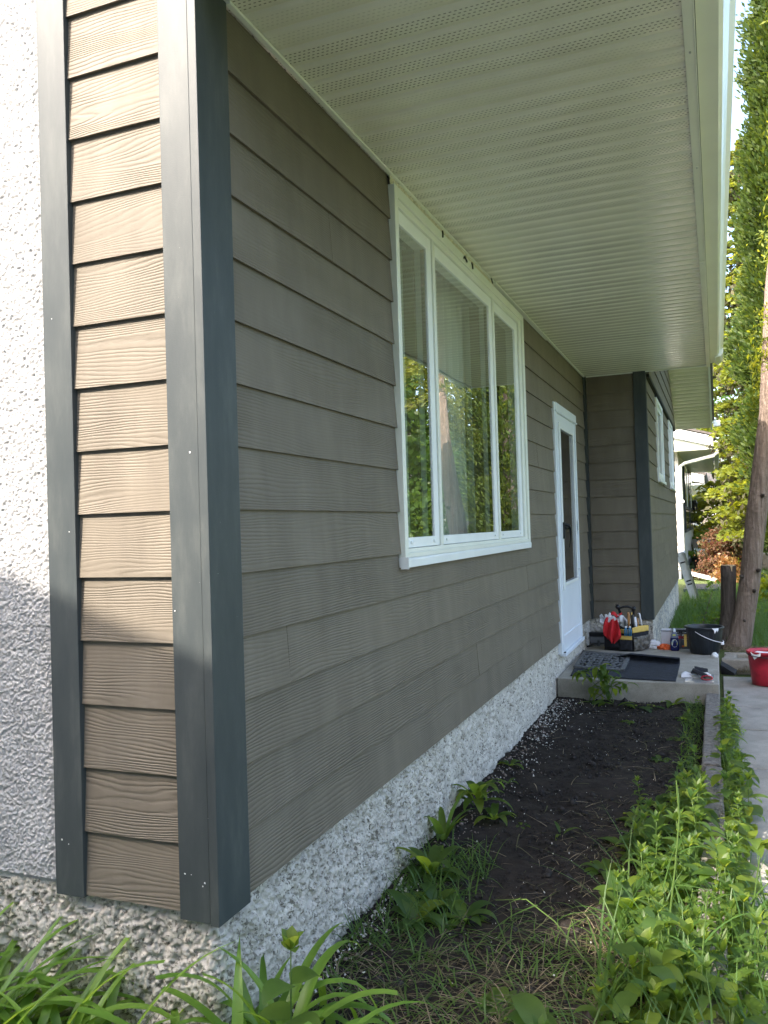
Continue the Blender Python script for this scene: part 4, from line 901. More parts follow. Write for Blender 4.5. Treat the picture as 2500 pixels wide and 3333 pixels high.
# low shrub twigs left of the stump
t = thing('twiggy_shrub', (1.12, 8.6, GZ), 'thin dark-twigged shrub on the grass left of the stump', 'shrub'); mb = MB(); C = []; g = np.random.default_rng(3)
for i in range(9):
    az = g.uniform(-1.2, 1.9); L = g.uniform(.4, .85); p0 = np.array([1.02, 8.5, GZ]); pts = [p0 + np.array([math.cos(az) * L * q, .2 * q * L, L * .75 * q ** .8]) for q in (0, .3, .6, 1)]
    mb.tube(pts, [.012, .008, .005, .003], 5)
    for p in pts[1:]: C.append(p + g.normal(size=(24, 3)) * .07)
mb.build('stem', MT['bark'], t); cards('leaves', np.concatenate(C), .035, 'leaf', t, 3)

def bush(name, x, y, rx, rz, lab, mat, n, size, seed, z0=GZ, cat='shrub', group=None):
    t = thing(name, (x, y, z0), lab, cat, group); g = np.random.default_rng(seed); nc = max(4, n // 20); v = g.normal(size=(nc, 3)); v /= np.linalg.norm(v, axis=1)[:, None]; v[:, 2] = np.abs(v[:, 2])
    C = np.array([x, y, z0 + .05]) + v * np.array([rx, rx, rz]) * g.uniform(.45, 1, (nc, 1)); P = np.repeat(C, 20, 0) + g.normal(size=(nc * 20, 3)) * size * 1.3
    cards('leaves', P, size, mat, t, seed); mb = MB()
    for c in C[:10]: mb.tube([(x, y, z0), tuple(c)], [.012, .004], 5)
    mb.build('stem', MT['bark_dark'], t); return t
bush('barberry_shrub', 1.30, 19.0, .55, 1.15, 'reddish-green airy shrub left of the sawn stump', 'redleaf', 5200, .045, 1)
bush('barberry_shrub', 1.42, 17.6, .30, .58, 'low orange-pink shrub directly behind the stump top', 'orangeleaf', 900, .04, 2)
bush('yellow_shrub', 1.50, 18.9, .30, .48, 'yellow-green shrub above the downspout extension', 'yellowleaf', 1800, .045, 3)
bush('yellow_shrub', 1.98, 13.2, .16, .40, 'small bright yellow shrub right of the leaning trunk', 'yellowleaf', 900, .04, 4)
bush('green_shrub', .80, 28.5, 1.0, .75, 'dark green hedge plant below the white rail', 'treeleaf', 2600, .08, 5)
bush('green_shrub', 2.6, 25.0, 1.1, 1.5, 'dark green shrub behind the lawn right of the trunk', 'treeleaf', 3000, .09, 6)
bush('green_shrub', 1.08, 20.0, .22, .34, 'small green plant beside the black planter', 'leaf', 600, .04, 7)
# broadleaf trees farther off (seen in the window and beyond the houses)
def broad_tree(x, y, h, r, lab, seed, n=9000, leaf=.16, mat='treeleaf'):
    t = thing('broadleaf_tree', (x, y, GZ), lab, 'tree', 'broadleaf trees beyond the yard'); g = np.random.default_rng(seed); nc = n // 30
    v = g.normal(size=(nc, 3)); v /= np.linalg.norm(v, axis=1)[:, None]; C = np.array([x, y, h * .62]) + v * np.array([r, r, h * .40]) * (g.random((nc, 1)) ** .4)
    P = np.repeat(C, 30, 0) + g.normal(size=(nc * 30, 3)) * r * .11; cards('crown', P, leaf, mat, t, seed, .2, 1.2)
    mb = MB(); tree_trunk(mb, [(x, y, GZ), (x, y, h * .35), (x + .2, y, h * .7)], [.22, .16, .06], 10)
    for c in C[:12]: mb.tube([(x, y, h * .35), tuple(c)], [.06, .015], 5)
    mb.build('trunk', MT['bark_dark'], t)
for a in ((8.0, 20, 8.5, 2.0, 'leafy tree over the yard seen only as a reflection in the left pane', 1), (9.8, 31, 5.2, 2.6, 'round-crowned tree reflected beside the cedar', 2), (16, 44, 7, 4.0, 'big tree far across the street', 3), (-3, 48, 12, 4.5, 'distant tree behind the neighbouring roofs', 4), (4, 52, 13, 5, 'distant tree beyond the spruces', 5), (20, 26, 10, 4, 'tree at the far side of the lawn', 6), (12.5, 13, 8, 2.6, 'street tree well to the right of the yard', 7)): broad_tree(*a)
bush('green_shrub', 5.2, 16.2, .9, 2.2, 'leafy sunlit shrub reflected in the lower left pane', 'treeleaf', 9000, .09, 11)
bush('green_shrub', 6.8, 19.0, 1.2, 2.6, 'taller shrub reflected beside the window jamb', 'cedar', 9000, .10, 12)

# ================================================================ NEIGHBOUR HOUSES
nb = thing('neighbour_house', (-3, 24, GZ), 'pale stucco house beyond the wing with white rake board and downspout', 'house')
NX = .452
mb = MB(); mb.box(-8, NX, 19.0, 30.5, -.23, 2.62); mb.hexa([(-8, 19.0, 2.62), (.44, 19.0, 2.62), (.44, 19.12, 2.62), (-8, 19.12, 2.62), (-5, 19.0, 4.3), (-3.6, 19.0, 4.3), (-3.6, 19.12, 4.3), (-5, 19.12, 4.3)]); mb.build('wall', MT['nbst'], nb)
mb = MB(); mb.box(-8, NX - .02, 19.02, 30.5, GZ - .1, -.235); mb.build('plinth', MT['nbgrey'], nb)
mb = MB(); mb.hexa([(-4.2, 18.45, 4.22), (1.24, 18.45, 2.62), (1.24, 18.55, 2.62), (-4.2, 18.55, 4.22), (-4.2, 18.45, 4.44), (1.24, 18.45, 2.84), (1.24, 18.55, 2.84), (-4.2, 18.55, 4.44)]); mb.build('rake_board', MT['vinylb'], nb)
mb = MB(); mb.box(NX - .4, 1.22, 18.56, 29.0, 2.56, 2.585); mb.build('soffit', MT['vinyl'], nb)
mb = MB(); mb.hexa([(NX - .1, 18.56, 2.585), (1.2, 18.56, 2.585), (1.2, 18.9, 2.585), (NX - .1, 18.9, 2.585), (NX - .1, 18.56, 2.9), (1.2, 18.56, 2.63), (1.2, 18.9, 2.63), (NX - .1, 18.9, 2.9)]); mb.build('soffit_box', MT['vinyl'], nb)
mb = MB(); mb.box(1.24, 1.37, 18.5, 29.0, 2.60, 2.74); mb.build('gutter', MT['vinylb'], nb, bevel=.02)
mb = MB(); mb.hexa([(-4.2, 18.42, 4.45), (1.30, 18.42, 2.85), (1.30, 29.0, 2.85), (-4.2, 29.0, 4.45), (-4.2, 18.42, 4.50), (1.30, 18.42, 2.90), (1.30, 29.0, 2.90), (-4.2, 29.0, 4.50)])
mb.hexa([(-9.5, 18.42, 2.9), (-4.2, 18.42, 4.45), (-4.2, 30, 4.45), (-9.5, 30, 2.9), (-9.5, 18.42, 2.95), (-4.2, 18.42, 4.5), (-4.2, 30, 4.5), (-9.5, 30, 2.95)]); mb.build('roof', MT['shingle'], nb)
mb = MB(); mb.tube([(1.32, 18.6, 2.60), (1.32, 18.62, 2.48), (1.24, 18.75, 2.42), (.60, 18.93, 2.29), (.50, 18.95, 2.22), (.49, 18.95, 2.0), (.49, 18.95, -.22)], .042, 8); mb.box(.40, .56, 18.90, 18.995, 1.36, 1.42); mb.build('downspout', MT['vinylb'], nb)
mb = MB(); mb.obox((.93, 18.42, -.345), (.42, -.53, -.075), (.035, .03, 0), (.0, .0, .035)); mb.build('downspout_extension', MT['vinylb'], nb)
for i, (y0, y1) in enumerate(((21.7, 24.6), (25.4, 28.6))):
    mb = MB(); mb.box(NX + .002, NX + .04, y0, y1, .61, 2.50); f = mb.build('window', MT['dkblue'], nb)
    for q in range(3):
        a = y0 + .1 + q * (y1 - y0 - .1) / 3; mb = MB(); mb.box(NX + .041, NX + .05, a, a + (y1 - y0) / 3 - .12, 1.32 if q < 3 else .7, 2.42); mb.build('pane', MT['vinylb'] if q == 1 else MT['darkglass'], f)
        mb = MB(); mb.box(NX + .041, NX + .05, a, a + (y1 - y0) / 3 - .12, .70, 1.24); mb.build('pane', MT['darkglass'], f)
mb = MB(); mb.box(NX, NX + .16, 29.2, 29.36, 1.55, 1.60); mb.box(NX, NX + .03, 29.25, 29.31, 1.2, 1.6); mb.lathe((NX + .1, 29.28, 1.25), [(.02, 0), (.09, .04), (.09, .22), (.11, .25), (.02, .36)], 8); mb.build('wall_lantern', MT['black'], nb)
nb2 = thing('far_house', (-3, 38, GZ), 'farther pale house whose eave shows below the neighbour soffit', 'house')
mb = MB(); mb.box(-9, .30, 34, 46, GZ, 2.35); mb.build('wall', MT['nbst'], nb2)
mb = MB(); mb.box(-.1, .86, 33.4, 46, 2.30, 2.36); mb.hexa([(-1.5, 33.3, 2.9), (.84, 33.3, 2.36), (.84, 33.4, 2.36), (-1.5, 33.4, 2.9), (-1.5, 33.3, 3.3), (.84, 33.3, 2.66), (.84, 33.4, 2.66), (-1.5, 33.4, 3.3)]); mb.build('eave', MT['vinylb'], nb2)
mb = MB(); mb.hexa([(-4.5, 33.3, 4.2), (.9, 33.3, 2.66), (.9, 46, 2.66), (-4.5, 46, 4.2), (-4.5, 33.3, 4.3), (.95, 33.3, 2.74), (.95, 46, 2.74), (-4.5, 46, 4.3)]); mb.build('roof', MT['shingle'], nb2)
nb3 = thing('street_house', (1.5, 60, GZ), 'low house with pink-beige siding glimpsed under the spruce boughs', 'house')
MT['pinks'] = simple('beige_siding', (.38, .32, .29), .8)
mb = MB(); mb.box(-3, 9, 56, 64, GZ, 2.5); mb.build('wall', MT['pinks'], nb3)
mb = MB(); mb.hexa([(-3.5, 55.4, 2.5), (9.5, 55.4, 2.5), (9.5, 60, 4.4), (-3.5, 60, 4.4), (-3.5, 55.4, 2.6), (9.5, 55.4, 2.6), (9.5, 60, 4.5), (-3.5, 60, 4.5)]); mb.build('roof', MT['shingle'], nb3)
for x in (.1, 1.0, 4.0):
    mb = MB(); mb.box(x, x + .22, 55.96, 55.995, .2, 1.9); mb.build('shutter', MT['vinylb'], nb3)
nb4 = thing('white_house', (11, 42, GZ), 'white house across the yard, visible as a reflection in the window', 'house')
mb = MB(); mb.box(7.0, 22, 37, 46, GZ, 2.7); mb.build('wall', MT['nbst'], nb4)
mb = MB(); mb.hexa([(6.4, 36.4, 2.7), (22.5, 36.4, 2.7), (22.5, 41.5, 4.7), (6.4, 41.5, 4.7), (6.4, 36.4, 2.85), (22.5, 36.4, 2.85), (22.5, 41.5, 4.8), (6.4, 41.5, 4.8)]); mb.build('roof', MT['shingle'], nb4)
mb = MB(); mb.box(9, 11, 36.96, 36.99, .6, 2.0); mb.build('window', MT['darkglass'], nb4)
# the house on the near side, whose gable roof throws the shade on the lower end wall and foreground
nh = thing('near_side_house', (-4, -8, GZ), 'stucco gable house behind the viewer, outside the picture', 'house')
slope = .355; t0 = 4.2; lx, ly, lz = .008 - .51 * t0, -.86 * t0, .648 + .885 * t0      # a point of the rake edge
xe = lx + (lz - 2.62) / slope; xr = -5.2; zr = lz + slope * (lx - xr)
mb = MB(); mb.add([(xr * 2 - xe + .5, ly - .25, GZ), (xe - .5, ly - .25, GZ), (xe - .5, ly - .25, 2.7), (xr, ly - .25, zr - .15), (xr * 2 - xe + .5, ly - .25, 2.7), (xr * 2 - xe + .5, ly - 7, GZ), (xe - .5, ly - 7, GZ), (xe - .5, ly - 7, 2.7), (xr, ly - 7, zr - .15), (xr * 2 - xe + .5, ly - 7, 2.7)], [(0, 1, 2, 3, 4), (9, 8, 7, 6, 5), (1, 6, 7, 2), (0, 4, 9, 5)]); mb.build('wall', MT['neutral'], nh)
mb = MB()
for sgn in (1, -1):
    f = lambda x: xr + sgn * (x - xr)
    q = [(xr, zr), (xe, 2.62)]
    vs = [(f(x), y, z + dz) for dz in (-.12, 0) for x, z in q for y in (ly, ly - 7.3)]
    mb.add(vs, [(0, 1, 3, 2), (4, 6, 7, 5), (0, 2, 6, 4), (1, 5, 7, 3), (2, 3, 7, 6), (0, 4, 5, 1)])
mb.build('roof', MT['shingle'], nh)

# ================================================================ THINGS ON THE PORCH STEP
PZ = -.265
def cloth_patch(name, fn, nu, nv, mat, parent=None, origin=None, thick=.003, label=None, smooth=True):
    V = np.array([fn(i / (nu - 1), j / (nv - 1)) for i in range(nu) for j in range(nv)]); o = link(name, mesh_np(name, V, gridfaces(nu, nv)), mat, parent, origin, smooth=smooth, label=label)
    if thick:
        md = o.modifiers.new('solid', 'SOLIDIFY'); md.thickness = thick; md.offset = 0
    return o
def n1(*a): return float(fbm(np.array([a if len(a) == 3 else (a[0], a[1], 0)], float), 1.0, 3)[0]) - .5
# fabric mat with a curled far edge
def matf(u, v):
    y = 5.02 - .07 * u + v * (1.37 - .42 * u); x = .10 + u * (.82) - .10 * (1 - u) * v; z = PZ + .006 + .010 * max(0, n1(u * 7, v * 5)) + .006 * (n1(u * 14, 3) if v < .08 else 0)
    if v > .80 and u > .34:                       # rolled-over edge
        w = min(1, (u - .34) / .2); a = (v - .80) / .20 * PI * 1.25; r = .030 * w
        y = 5.02 - .07 * u + .80 * (1.37 - .42 * u) + r * math.sin(a) * 1.2; z = PZ + .008 + r * (1 - math.cos(a))
    y += .012 * n1(u * 6, 9) * (1 - v) * 2
    return (x, y, z)
o = cloth_patch('fabric_mat', matf, 90, 60, MT['matfab'], None, (.5, 5.5, PZ), .004); tag(o, 'dark navy fabric sheet with a rolled far edge on the porch step', 'mat')
# rubber scroll door mat
A_, B_, C_, D_ = np.array([.075, 5.37]), np.array([.50, 5.27]), np.array([.485, 6.13]), np.array([.03, 6.20])
def dm(u, v): p = (A_ * (1 - u) + B_ * u) * (1 - v) + (D_ * (1 - u) + C_ * u) * v; return (float(p[0]), float(p[1]))
def strip(mb, pts, w, z0, z1, closed=False):
    n = len(pts); vs = []
    for i in range(n):
        a = np.array(pts[(i + 1) % n if closed else min(i + 1, n - 1)]); b = np.array(pts[i - 1 if (closed or i) else 0]); d = a - b; d = d / (np.linalg.norm(d) + 1e-9); s = np.array([-d[1], d[0]]) * w / 2; p = np.array(pts[i])
        for q, z in ((p - s, z0), (p - s, z1), (p + s, z1), (p + s, z0)): vs.append((q[0], q[1], z))
    fs = []
    for i in range(n if closed else n - 1):
        j = (i + 1) % n
        for q in range(3): fs.append((i * 4 + q, i * 4 + q + 1, j * 4 + q + 1, j * 4 + q))
    mb.add(vs, fs)
dmt = thing('door_mat', (.28, 5.75, PZ), 'worn rubber door mat with open scroll pattern lying on the navy sheet', 'door mat')
mb = MB()
for e_, (a0, b0, a1, b1) in enumerate(((0, .025, 1, .025), (0, .975, 1, .975), (.035, 0, .035, 1), (.965, 0, .965, 1))):
    strip(mb, [dm(a0 + (a1 - a0) * q, b0 + (b1 - b0) * q) for q in (0, .5, 1)], .030 if e_ > 1 else .045, PZ + .010, PZ + .026 + .001 * e_)
mb.build('border', MT['rubber'], dmt)
mb = MB(); r = random.Random(4)
for i in range(6):
    for j in range(6):
        cu_, cv = (i + .75) / 6.5, (j + .75) / 6.5
        for sgn in (-1, 1):
            pts = [dm(cu_ + .062 * sgn * (1 - q * .8) * math.cos(q * 6.5 + i) , cv + .060 * (1 - q * .8) * math.sin(q * 6.5 + i)) for q in [k / 10 for k in range(11)]]
            strip(mb, pts, .009, PZ + .012, PZ + .022 + .0004 * ((i * 7 + j * 3 + sgn) % 5))
for i in range(3):
    pts = [dm(.5 + (.18 + .12 * i) * math.cos(t_), .5 + (.16 + .12 * i) * math.sin(t_)) for t_ in [k * 2 * PI / 30 for k in range(30)]]; strip(mb, pts, .011, PZ + .012, PZ + .024 + .0005 * i, True)
mb.build('scrollwork', MT['rubber'], dmt)
# tool bag
bag = thing('tool_bag', (.40, 6.56, PZ), 'open black and yellow tool bag stuffed with tools by the door', 'tool bag')
FA, FB, FC, FD = np.array([.195, 6.50]), np.array([.462, 6.43]), np.array([.600, 6.68]), np.array([.335, 6.76])
def bagpt(q, z, out=0.0):      # q 0..4 round the footprint
    P4 = [FA, FB, FC, FD]; i = int(q) % 4; f = q - int(q); p = P4[i] * (1 - f) + P4[(i + 1) % 4] * f; c = (FA + FB + FC + FD) / 4; d = p - c
    bul = 1 + .06 * math.sin(PI * f) + out / np.linalg.norm(d); return (c[0] + d[0] * bul, c[1] + d[1] * bul, z)
def bagband(name, q0, q1, za, zb, mat, out, n=14, zt=0.0, lab=None, rows=6, wr=.0):
    V = []; nq = n + 1
    for i in range(nq):
        q = q0 + (q1 - q0) * i / n
        for j in range(rows + 1):
            t_ = j / rows; oo = out * (1 - .0 * t_) + wr * n1(q * 9, t_ * 5); V.append(bagpt(q, za + (zb - za) * t_ + zt * math.sin(PI * min(1, (q - q0) / (q1 - q0))) * t_, oo))
    o = link(name, mesh_np(name, np.array(V), gridfaces(nq, rows + 1)), mat, bag, smooth=False, label=lab); md = o.modifiers.new('solid', 'SOLIDIFY'); md.thickness = .004; return o
bagband('body', 0, 3.999, PZ + .002, -.045, MT['fabric'], .0, 40, rows=10, wr=.02)
mb = MB(); mb.add([bagpt(q, PZ + .004) for q in (0, 1, 2, 3)], [(0, 1, 2, 3)]); mb.add([bagpt(q, -.10, -.01) for q in (0, 1, 2, 3)], [(0, 1, 2, 3)]); mb.build('base', MT['fabric'], bag)
bagband('yellow_band', .30, .97, -.092, -.052, MT['yellow'], .006, lab='front upper yellow band')
bagband('yellow_band', 1.03, 1.95, -.088, -.040, MT['yellow'], .006, zt=.012, lab='side yellow band, rising to the back corner')
bagband('rim', .0, 3.999, -.046, -.036, MT['black'], .004, 40, rows=1)
bagband('front_pocket', .12, .62, PZ + .03, -.125, MT['fabric'], .022, rows=6, wr=.01)
bagband('front_pocket', .60, .97, PZ + .012, -.150, MT['fabric'], .028, rows=6, wr=.01)
bagband('yellow_band', .33, .62, -.124, -.112, MT['yellow'], .024, lab='thin yellow pocket edge')
bagband('yellow_band', .62, .97, -.150, -.112, MT['yellow'], .030, lab='lower yellow pocket band')
bagband('mesh_pocket', 1.05, 1.92, PZ + .01, -.125, MT['meshp'], .028, 22, rows=12, wr=.05)
mb = MB(); mb.tube([(.325, 6.60, .150), (.35, 6.60, .138), (.37, 6.60, .148), (.41, 6.60, .152), (.45, 6.60, .140), (.468, 6.60, .122)], [.014, .010, .010, .012, .010, .010], 10)
mb.tube([(.318, 6.62, .15), (.326, 6.55, .15)], .022, 12); mb.tube([(.462, 6.62, .122), (.478, 6.58, .138)], .020, 12)
mb.build('handle', MT['black'], bag, smooth=True)
for a, b in (((.325, 6.62, .135), (.375, 6.66, -.05)), ((.470, 6.62, .12), (.445, 6.66, -.05))):
    mb = MB(); mb.obox(((a[0] + b[0]) / 2, (a[1] + b[1]) / 2, (a[2] + b[2]) / 2), ((a[0] - b[0]) / 2, (a[1] - b[1]) / 2, (a[2] - b[2]) / 2), (.012, .0, .004), (0, .003, 0)); mb.build('handle_post', MT['fabric'], bag)
# tools standing in it
def rod(name, pts, rad, mat, lab, cat, n=10, extra=None):
    mb = MB(); mb.tube(pts, rad, n); o = mb.build(name, MT[mat], origin=tuple(pts[0]), smooth=True); tag(o, lab, cat)
    if extra: extra(o)
    return o
rod('wooden_handled_tool', [(.432, 6.50, -.10), (.430, 6.50, .0), (.432, 6.50, .04), (.430, 6.50, .085), (.428, 6.50, .104)], [.010, .010, .014, .013, .009], 'woodh', 'tool with a varnished wooden handle standing in the bag', 'hand tool')
rod('putty_knife', [(.470, 6.50, -.09), (.466, 6.50, .0), (.468, 6.50, .075), (.470, 6.50, .084)], [.012, .015, .014, .008], 'black', 'black-handled scraper with yellow edge right of the wooden handle', 'scraper')
rod('chisel', [(.452, 6.53, -.09), (.455, 6.53, .05), (.458, 6.53, .10)], [.006, .007, .006], 'yellow', 'thin yellow-handled tool between the wooden handle and the scraper', 'hand tool')
rod('caulk_tube', [(.498, 6.52, -.08), (.490, 6.52, .0), (.488, 6.52, .058)], [.014, .014, .012], 'whitec', 'white tube standing right of the black scraper in the bag', 'tube')
rod('white_bracket', [(.548, 6.58, -.05), (.535, 6.58, .03), (.525, 6.58, .088), (.510, 6.58, .083)], [.007, .007, .008, .006], 'whitec', 'tall white bracket leaning at the right rear of the bag', 'bracket')
rod('paint_stick', [(.520, 6.55, -.08), (.512, 6.55, .0), (.510, 6.55, .045)], [.006, .006, .006], 'woodh', 'small wooden stick beside the white bracket', 'stick')
rod('long_file', [(.360, 6.425, -.115), (.335, 6.43, -.02), (.320, 6.435, .065)], [.009, .010, .007], 'fabric', 'long dark olive file poking up in front of the red cloth', 'file')
def pliers(x, lab):
    t = thing('pliers', (x, 6.40, -.10), lab, 'pliers')
    for s in (-1, 1):
        mb = MB(); mb.tube([(x + s * .003, 6.405, -.03), (x + s * .009, 6.402, -.06), (x + s * .008, 6.400, -.112)], [.005, .007, .006], 8); mb.build('grip', MT['blueh'], t, smooth=True)
    mb = MB(); mb.tube([(x, 6.405, -.03), (x, 6.405, -.018)], [.012, .008], 8); mb.build('head', MT['steel'], t)
pliers(.410, 'left of the two blue-handled pliers hooked on the front of the bag'); pliers(.448, 'right of the two blue-handled pliers hooked on the front of the bag')
rod('small_knife', [(.235, 6.44, -.15), (.225, 6.445, -.07)], [.008, .010], 'redpl', 'small red and yellow knife in the left pocket of the bag', 'knife')
# red and white cloth over the bag
cl = thing('rag', (.28, 6.45, -.10), 'red and white cloth hanging over the left side of the tool bag', 'cloth')
def redf(u, v):
    w = .052 + .030 * math.sin(v * 2.6); x = .275 + (u - .5) * 2 * w * (1 - .75 * max(0, v - .72) / .28) + .01 * v; z = .055 - .235 * v + .012 * math.sin(u * 9 + v * 3); y = 6.425 - .018 * math.sin(u * 13 + v * 4) - .02 * math.sin(PI * v) - .012 * n1(u * 8, v * 6); return (x, y, z)
cloth_patch('red_panel', redf, 30, 50, MT['red'], cl)
def redtop(u, v): return (.27 + u * .10, 6.44 + v * .1, .06 + .045 * math.sin(PI * (.15 + .7 * v)) * (1 - .4 * u) + .012 * n1(u * 6, v * 6) + .012 * math.sin(u * 8))
cloth_patch('red_panel', redtop, 20, 20, MT['red'], cl)
def whl(u, v): return (.165 + u * .12, 6.44 - .015 * math.sin(v * 8 + u * 6), .075 - v * (.06 + .09 * u) + .025 * math.sin(u * 10 + v * 2) * (1 - v) + .03 * n1(u * 5, v * 4))
cloth_patch('white_panel', whl, 24, 24, MT['whitec'], cl)
def whr(u, v): return (.33 + u * .085, 6.46 + v * .08 - .02 * math.sin(u * 7), .075 - v * .09 - u * .025 + .02 * math.sin(v * 9 + u * 4) + .02 * n1(u * 6, v * 6))
cloth_patch('white_panel', whr, 24, 24, MT['whitec'], cl)
def whs(u, v): return (.215 + u * .13, 6.418 + .01 * v, .088 - u * .035 - v * .035 + .01 * math.sin(u * 12 + v * 5))
cloth_patch('white_panel', whs, 24, 10, MT['whitec'], cl)
def lump(name, c, rx, ry, rz, mat, seed, lab, cat, freq=2.2, amp=.55, parent=None):
    bm = bmesh.new(); bmesh.ops.create_icosphere(bm, subdivisions=4, radius=1); P = np.array([v.co[:] for v in bm.verts])
    r_ = 1 + amp * (1 - 2 * np.abs(fbm(P + seed, freq, 3) - .5) * 3.2); P2 = P * r_[:, None] * np.array([rx, ry, rz]) * .8; P2[:, 2] = np.maximum(P2[:, 2], -rz * .45) + rz * .45
    for v, p in zip(bm.verts, P2): v.co = Vector((c[0] + p[0], c[1] + p[1], c[2] + p[2]))
    me = bpy.data.meshes.new(name); bm.to_mesh(me); bm.free(); o = link(name, me, MT[mat], parent, c, smooth=True)
    if parent is None: tag(o, lab, cat)
    return o
lump('crumpled_cloth', (.625, 6.68, PZ), .085, .06, .055, 'whitec', 3, 'crumpled white rag on the step right of the tool bag', 'rag', 3.5)
lump('orange_glove', (.745, 6.64, PZ), .062, .04, .034, 'orange', 5, 'bright orange rubber glove crumpled in front of the white box', 'glove', 3.2)
# storage box behind the bag
sb = thing('metal_tray', (.06, 6.86, PZ), 'grey metal level or tray against the wall left of the tool bag', 'tray')
mb = MB(); mb.box(.005, .165, 6.85, 6.91, PZ + .01, PZ + .085); mb.build('body', MT['grey'], sb, bevel=.003)
mb = MB(); mb.box(.0, .17, 6.84, 6.915, PZ + .086, PZ + .125); mb.build('lid', MT['black'], sb, bevel=.004)
mb = MB(); mb.box(.01, .155, 6.8465, 6.8495, PZ + .018, PZ + .075); mb.build('face_plate', simple('dull_steel', (.26, .27, .29), .5, .3), sb)
hm = thing('black_hammer', (.05, 6.72, PZ), 'black-headed hammer lying on the step beside the tray', 'hammer')
mb = MB(); mb.tube([(-.0 + .01, 6.62, PZ + .012), (.10, 6.76, PZ + .020)], .009, 8); mb.build('handle', MT['black'], hm); mb = MB(); mb.tube([(.10, 6.76, PZ + .0), (.104, 6.762, PZ + .055)], [.014, .012], 10); mb.build('head', MT['grey'], hm)
# boxes
bx = thing('white_carton', (.76, 6.80, PZ), 'plain white carton behind the blue soap bottle', 'box')
mb = MB(); mb.obox((.758, 6.785, PZ + .088), (.046, 0, 0), (.0, .07, 0), (0, 0, .088)); mb.build('carton', simple('white_card', (.60, .59, .62), .7), bx, bevel=.002)
mb = MB(); mb.box(.712, .804, 6.712, 6.7135, PZ + .165, PZ + .172); mb.build('flap', MT['grey'], bx)
def pbox(x0, x1, lab):
    b_ = thing('product_box', ((x0 + x1) / 2, 6.75, PZ), lab, 'box')
    mb = MB(); mb.box(x0, x1, 6.69, 6.79, PZ, PZ + .188); mb.build('carton', MT['grey'], b_, bevel=.002)
    y = 6.6885
    for m, z0, z1, xa, xb in ((MT['black'], .150, .186, .0, 1.), (MT['redpl'], .100, .124, .0, 1.), (MT['steel'], .176, .188, .0, 1.)):
        mb = MB(); mb.box(x0 + .001 + (x1 - x0 - .002) * xa, x0 + .001 + (x1 - x0 - .002) * xb, y, y + .001, PZ + z0, PZ + z1); mb.build('printed_band', m, b_)
    mb = MB()
    for z, xa, xb in ((.140, .1, .7), (.134, .1, .85), (.1275, .1, .6), (.112, .2, .8), (.092, .1, .7), (.160, .35, .8), (.155, .35, .6)): mb.box(x0 + (x1 - x0) * xa, x0 + (x1 - x0) * xb, y - .0006, y - .0001, PZ + z, PZ + z + .0028)
    mb.lathe((x0 + .016, y - .0004, PZ + .160), [(.001, 0), (.006, 0), (.006, .003), (.001, .003)], 10); mb.build('print', MT['label'], b_)
    mb = MB(); mb.box(x0 + .004, x0 + .026, y - .0006, y - .0001, PZ + .018, PZ + .034); mb.build('orange_mark', MT['orange'], b_)
pbox(.812, .896, 'grey and red product box standing directly behind the soap bottle'); pbox(.899, .985, 'grey and red product box half hidden by the black bucket')
# soap bottle
bt = thing('soap_bottle', (.842, 6.56, PZ), 'dark blue dish soap bottle with pale label and clear cap', 'bottle')
def ovl(prof, c, fy=.55, n=24):
    m = MB(); m.lathe((0, 0, 0), prof, n); m.v = [(c[0] + v[0], c[1] + v[1] * fy, c[2] + v[2]) for v in m.v]; return m
ovl([(.001, 0), (.036, .0), (.041, .01), (.042, .05), (.041, .10), (.036, .125)], (.842, 6.56, PZ + .001)).build('body', MT['soap'], bt, smooth=True)
ovl([(.0362, .1255), (.030, .15), (.020, .172), (.014, .182)], (.842, 6.56, PZ + .001)).build('shoulder', simple('clear_blue', (.16, .19, .30), .15), bt, smooth=True)
ovl([(.015, .182), (.015, .200), (.011, .202), (.010, .214), (.001, .215)], (.842, 6.56, PZ + .001), 1).build('cap', MT['clear'], bt, smooth=True)
m = MB(); n = 24; m.add([(.842 + .028 * math.cos(2 * PI * i / n), 6.5365 - .0 + .006 * math.cos(2 * PI * i / n) ** 2, PZ + .075 + .038 * math.sin(2 * PI * i / n)) for i in range(n)], [tuple(range(n))]); m.build('label', MT['label'], bt)
m = MB(); m.add([(.842 + dx, 6.5355 + .006 * (dx / .028) ** 2, PZ + z) for dx, z in ((-.026, .066), (.026, .060), (.026, .076), (-.026, .080))], [(0, 1, 2, 3)]); m.build('label_stripe', MT['lime'], bt)
m = MB(); m.box(.828, .854, 6.540, 6.5415, PZ + .145, PZ + .160); m.build('neck_label', MT['lime'], bt)
# lettering on the label
cu_ = bpy.data.curves.new('lettering', 'FONT'); cu_.body = 'Dawn'; cu_.size = .022; cu_.align_x = 'CENTER'; cu_.extrude = .0004
to = bpy.data.objects.new('tmp', cu_); me = bpy.data.meshes.new_from_object(to); bpy.data.objects.remove(to)
me.transform(Matrix.Translation((.842, 6.534, PZ + .084)) @ Matrix.Rotation(PI / 2, 4, 'X')); link('lettering', me, simple('label_blue', (.03, .08, .35), .5), bt)
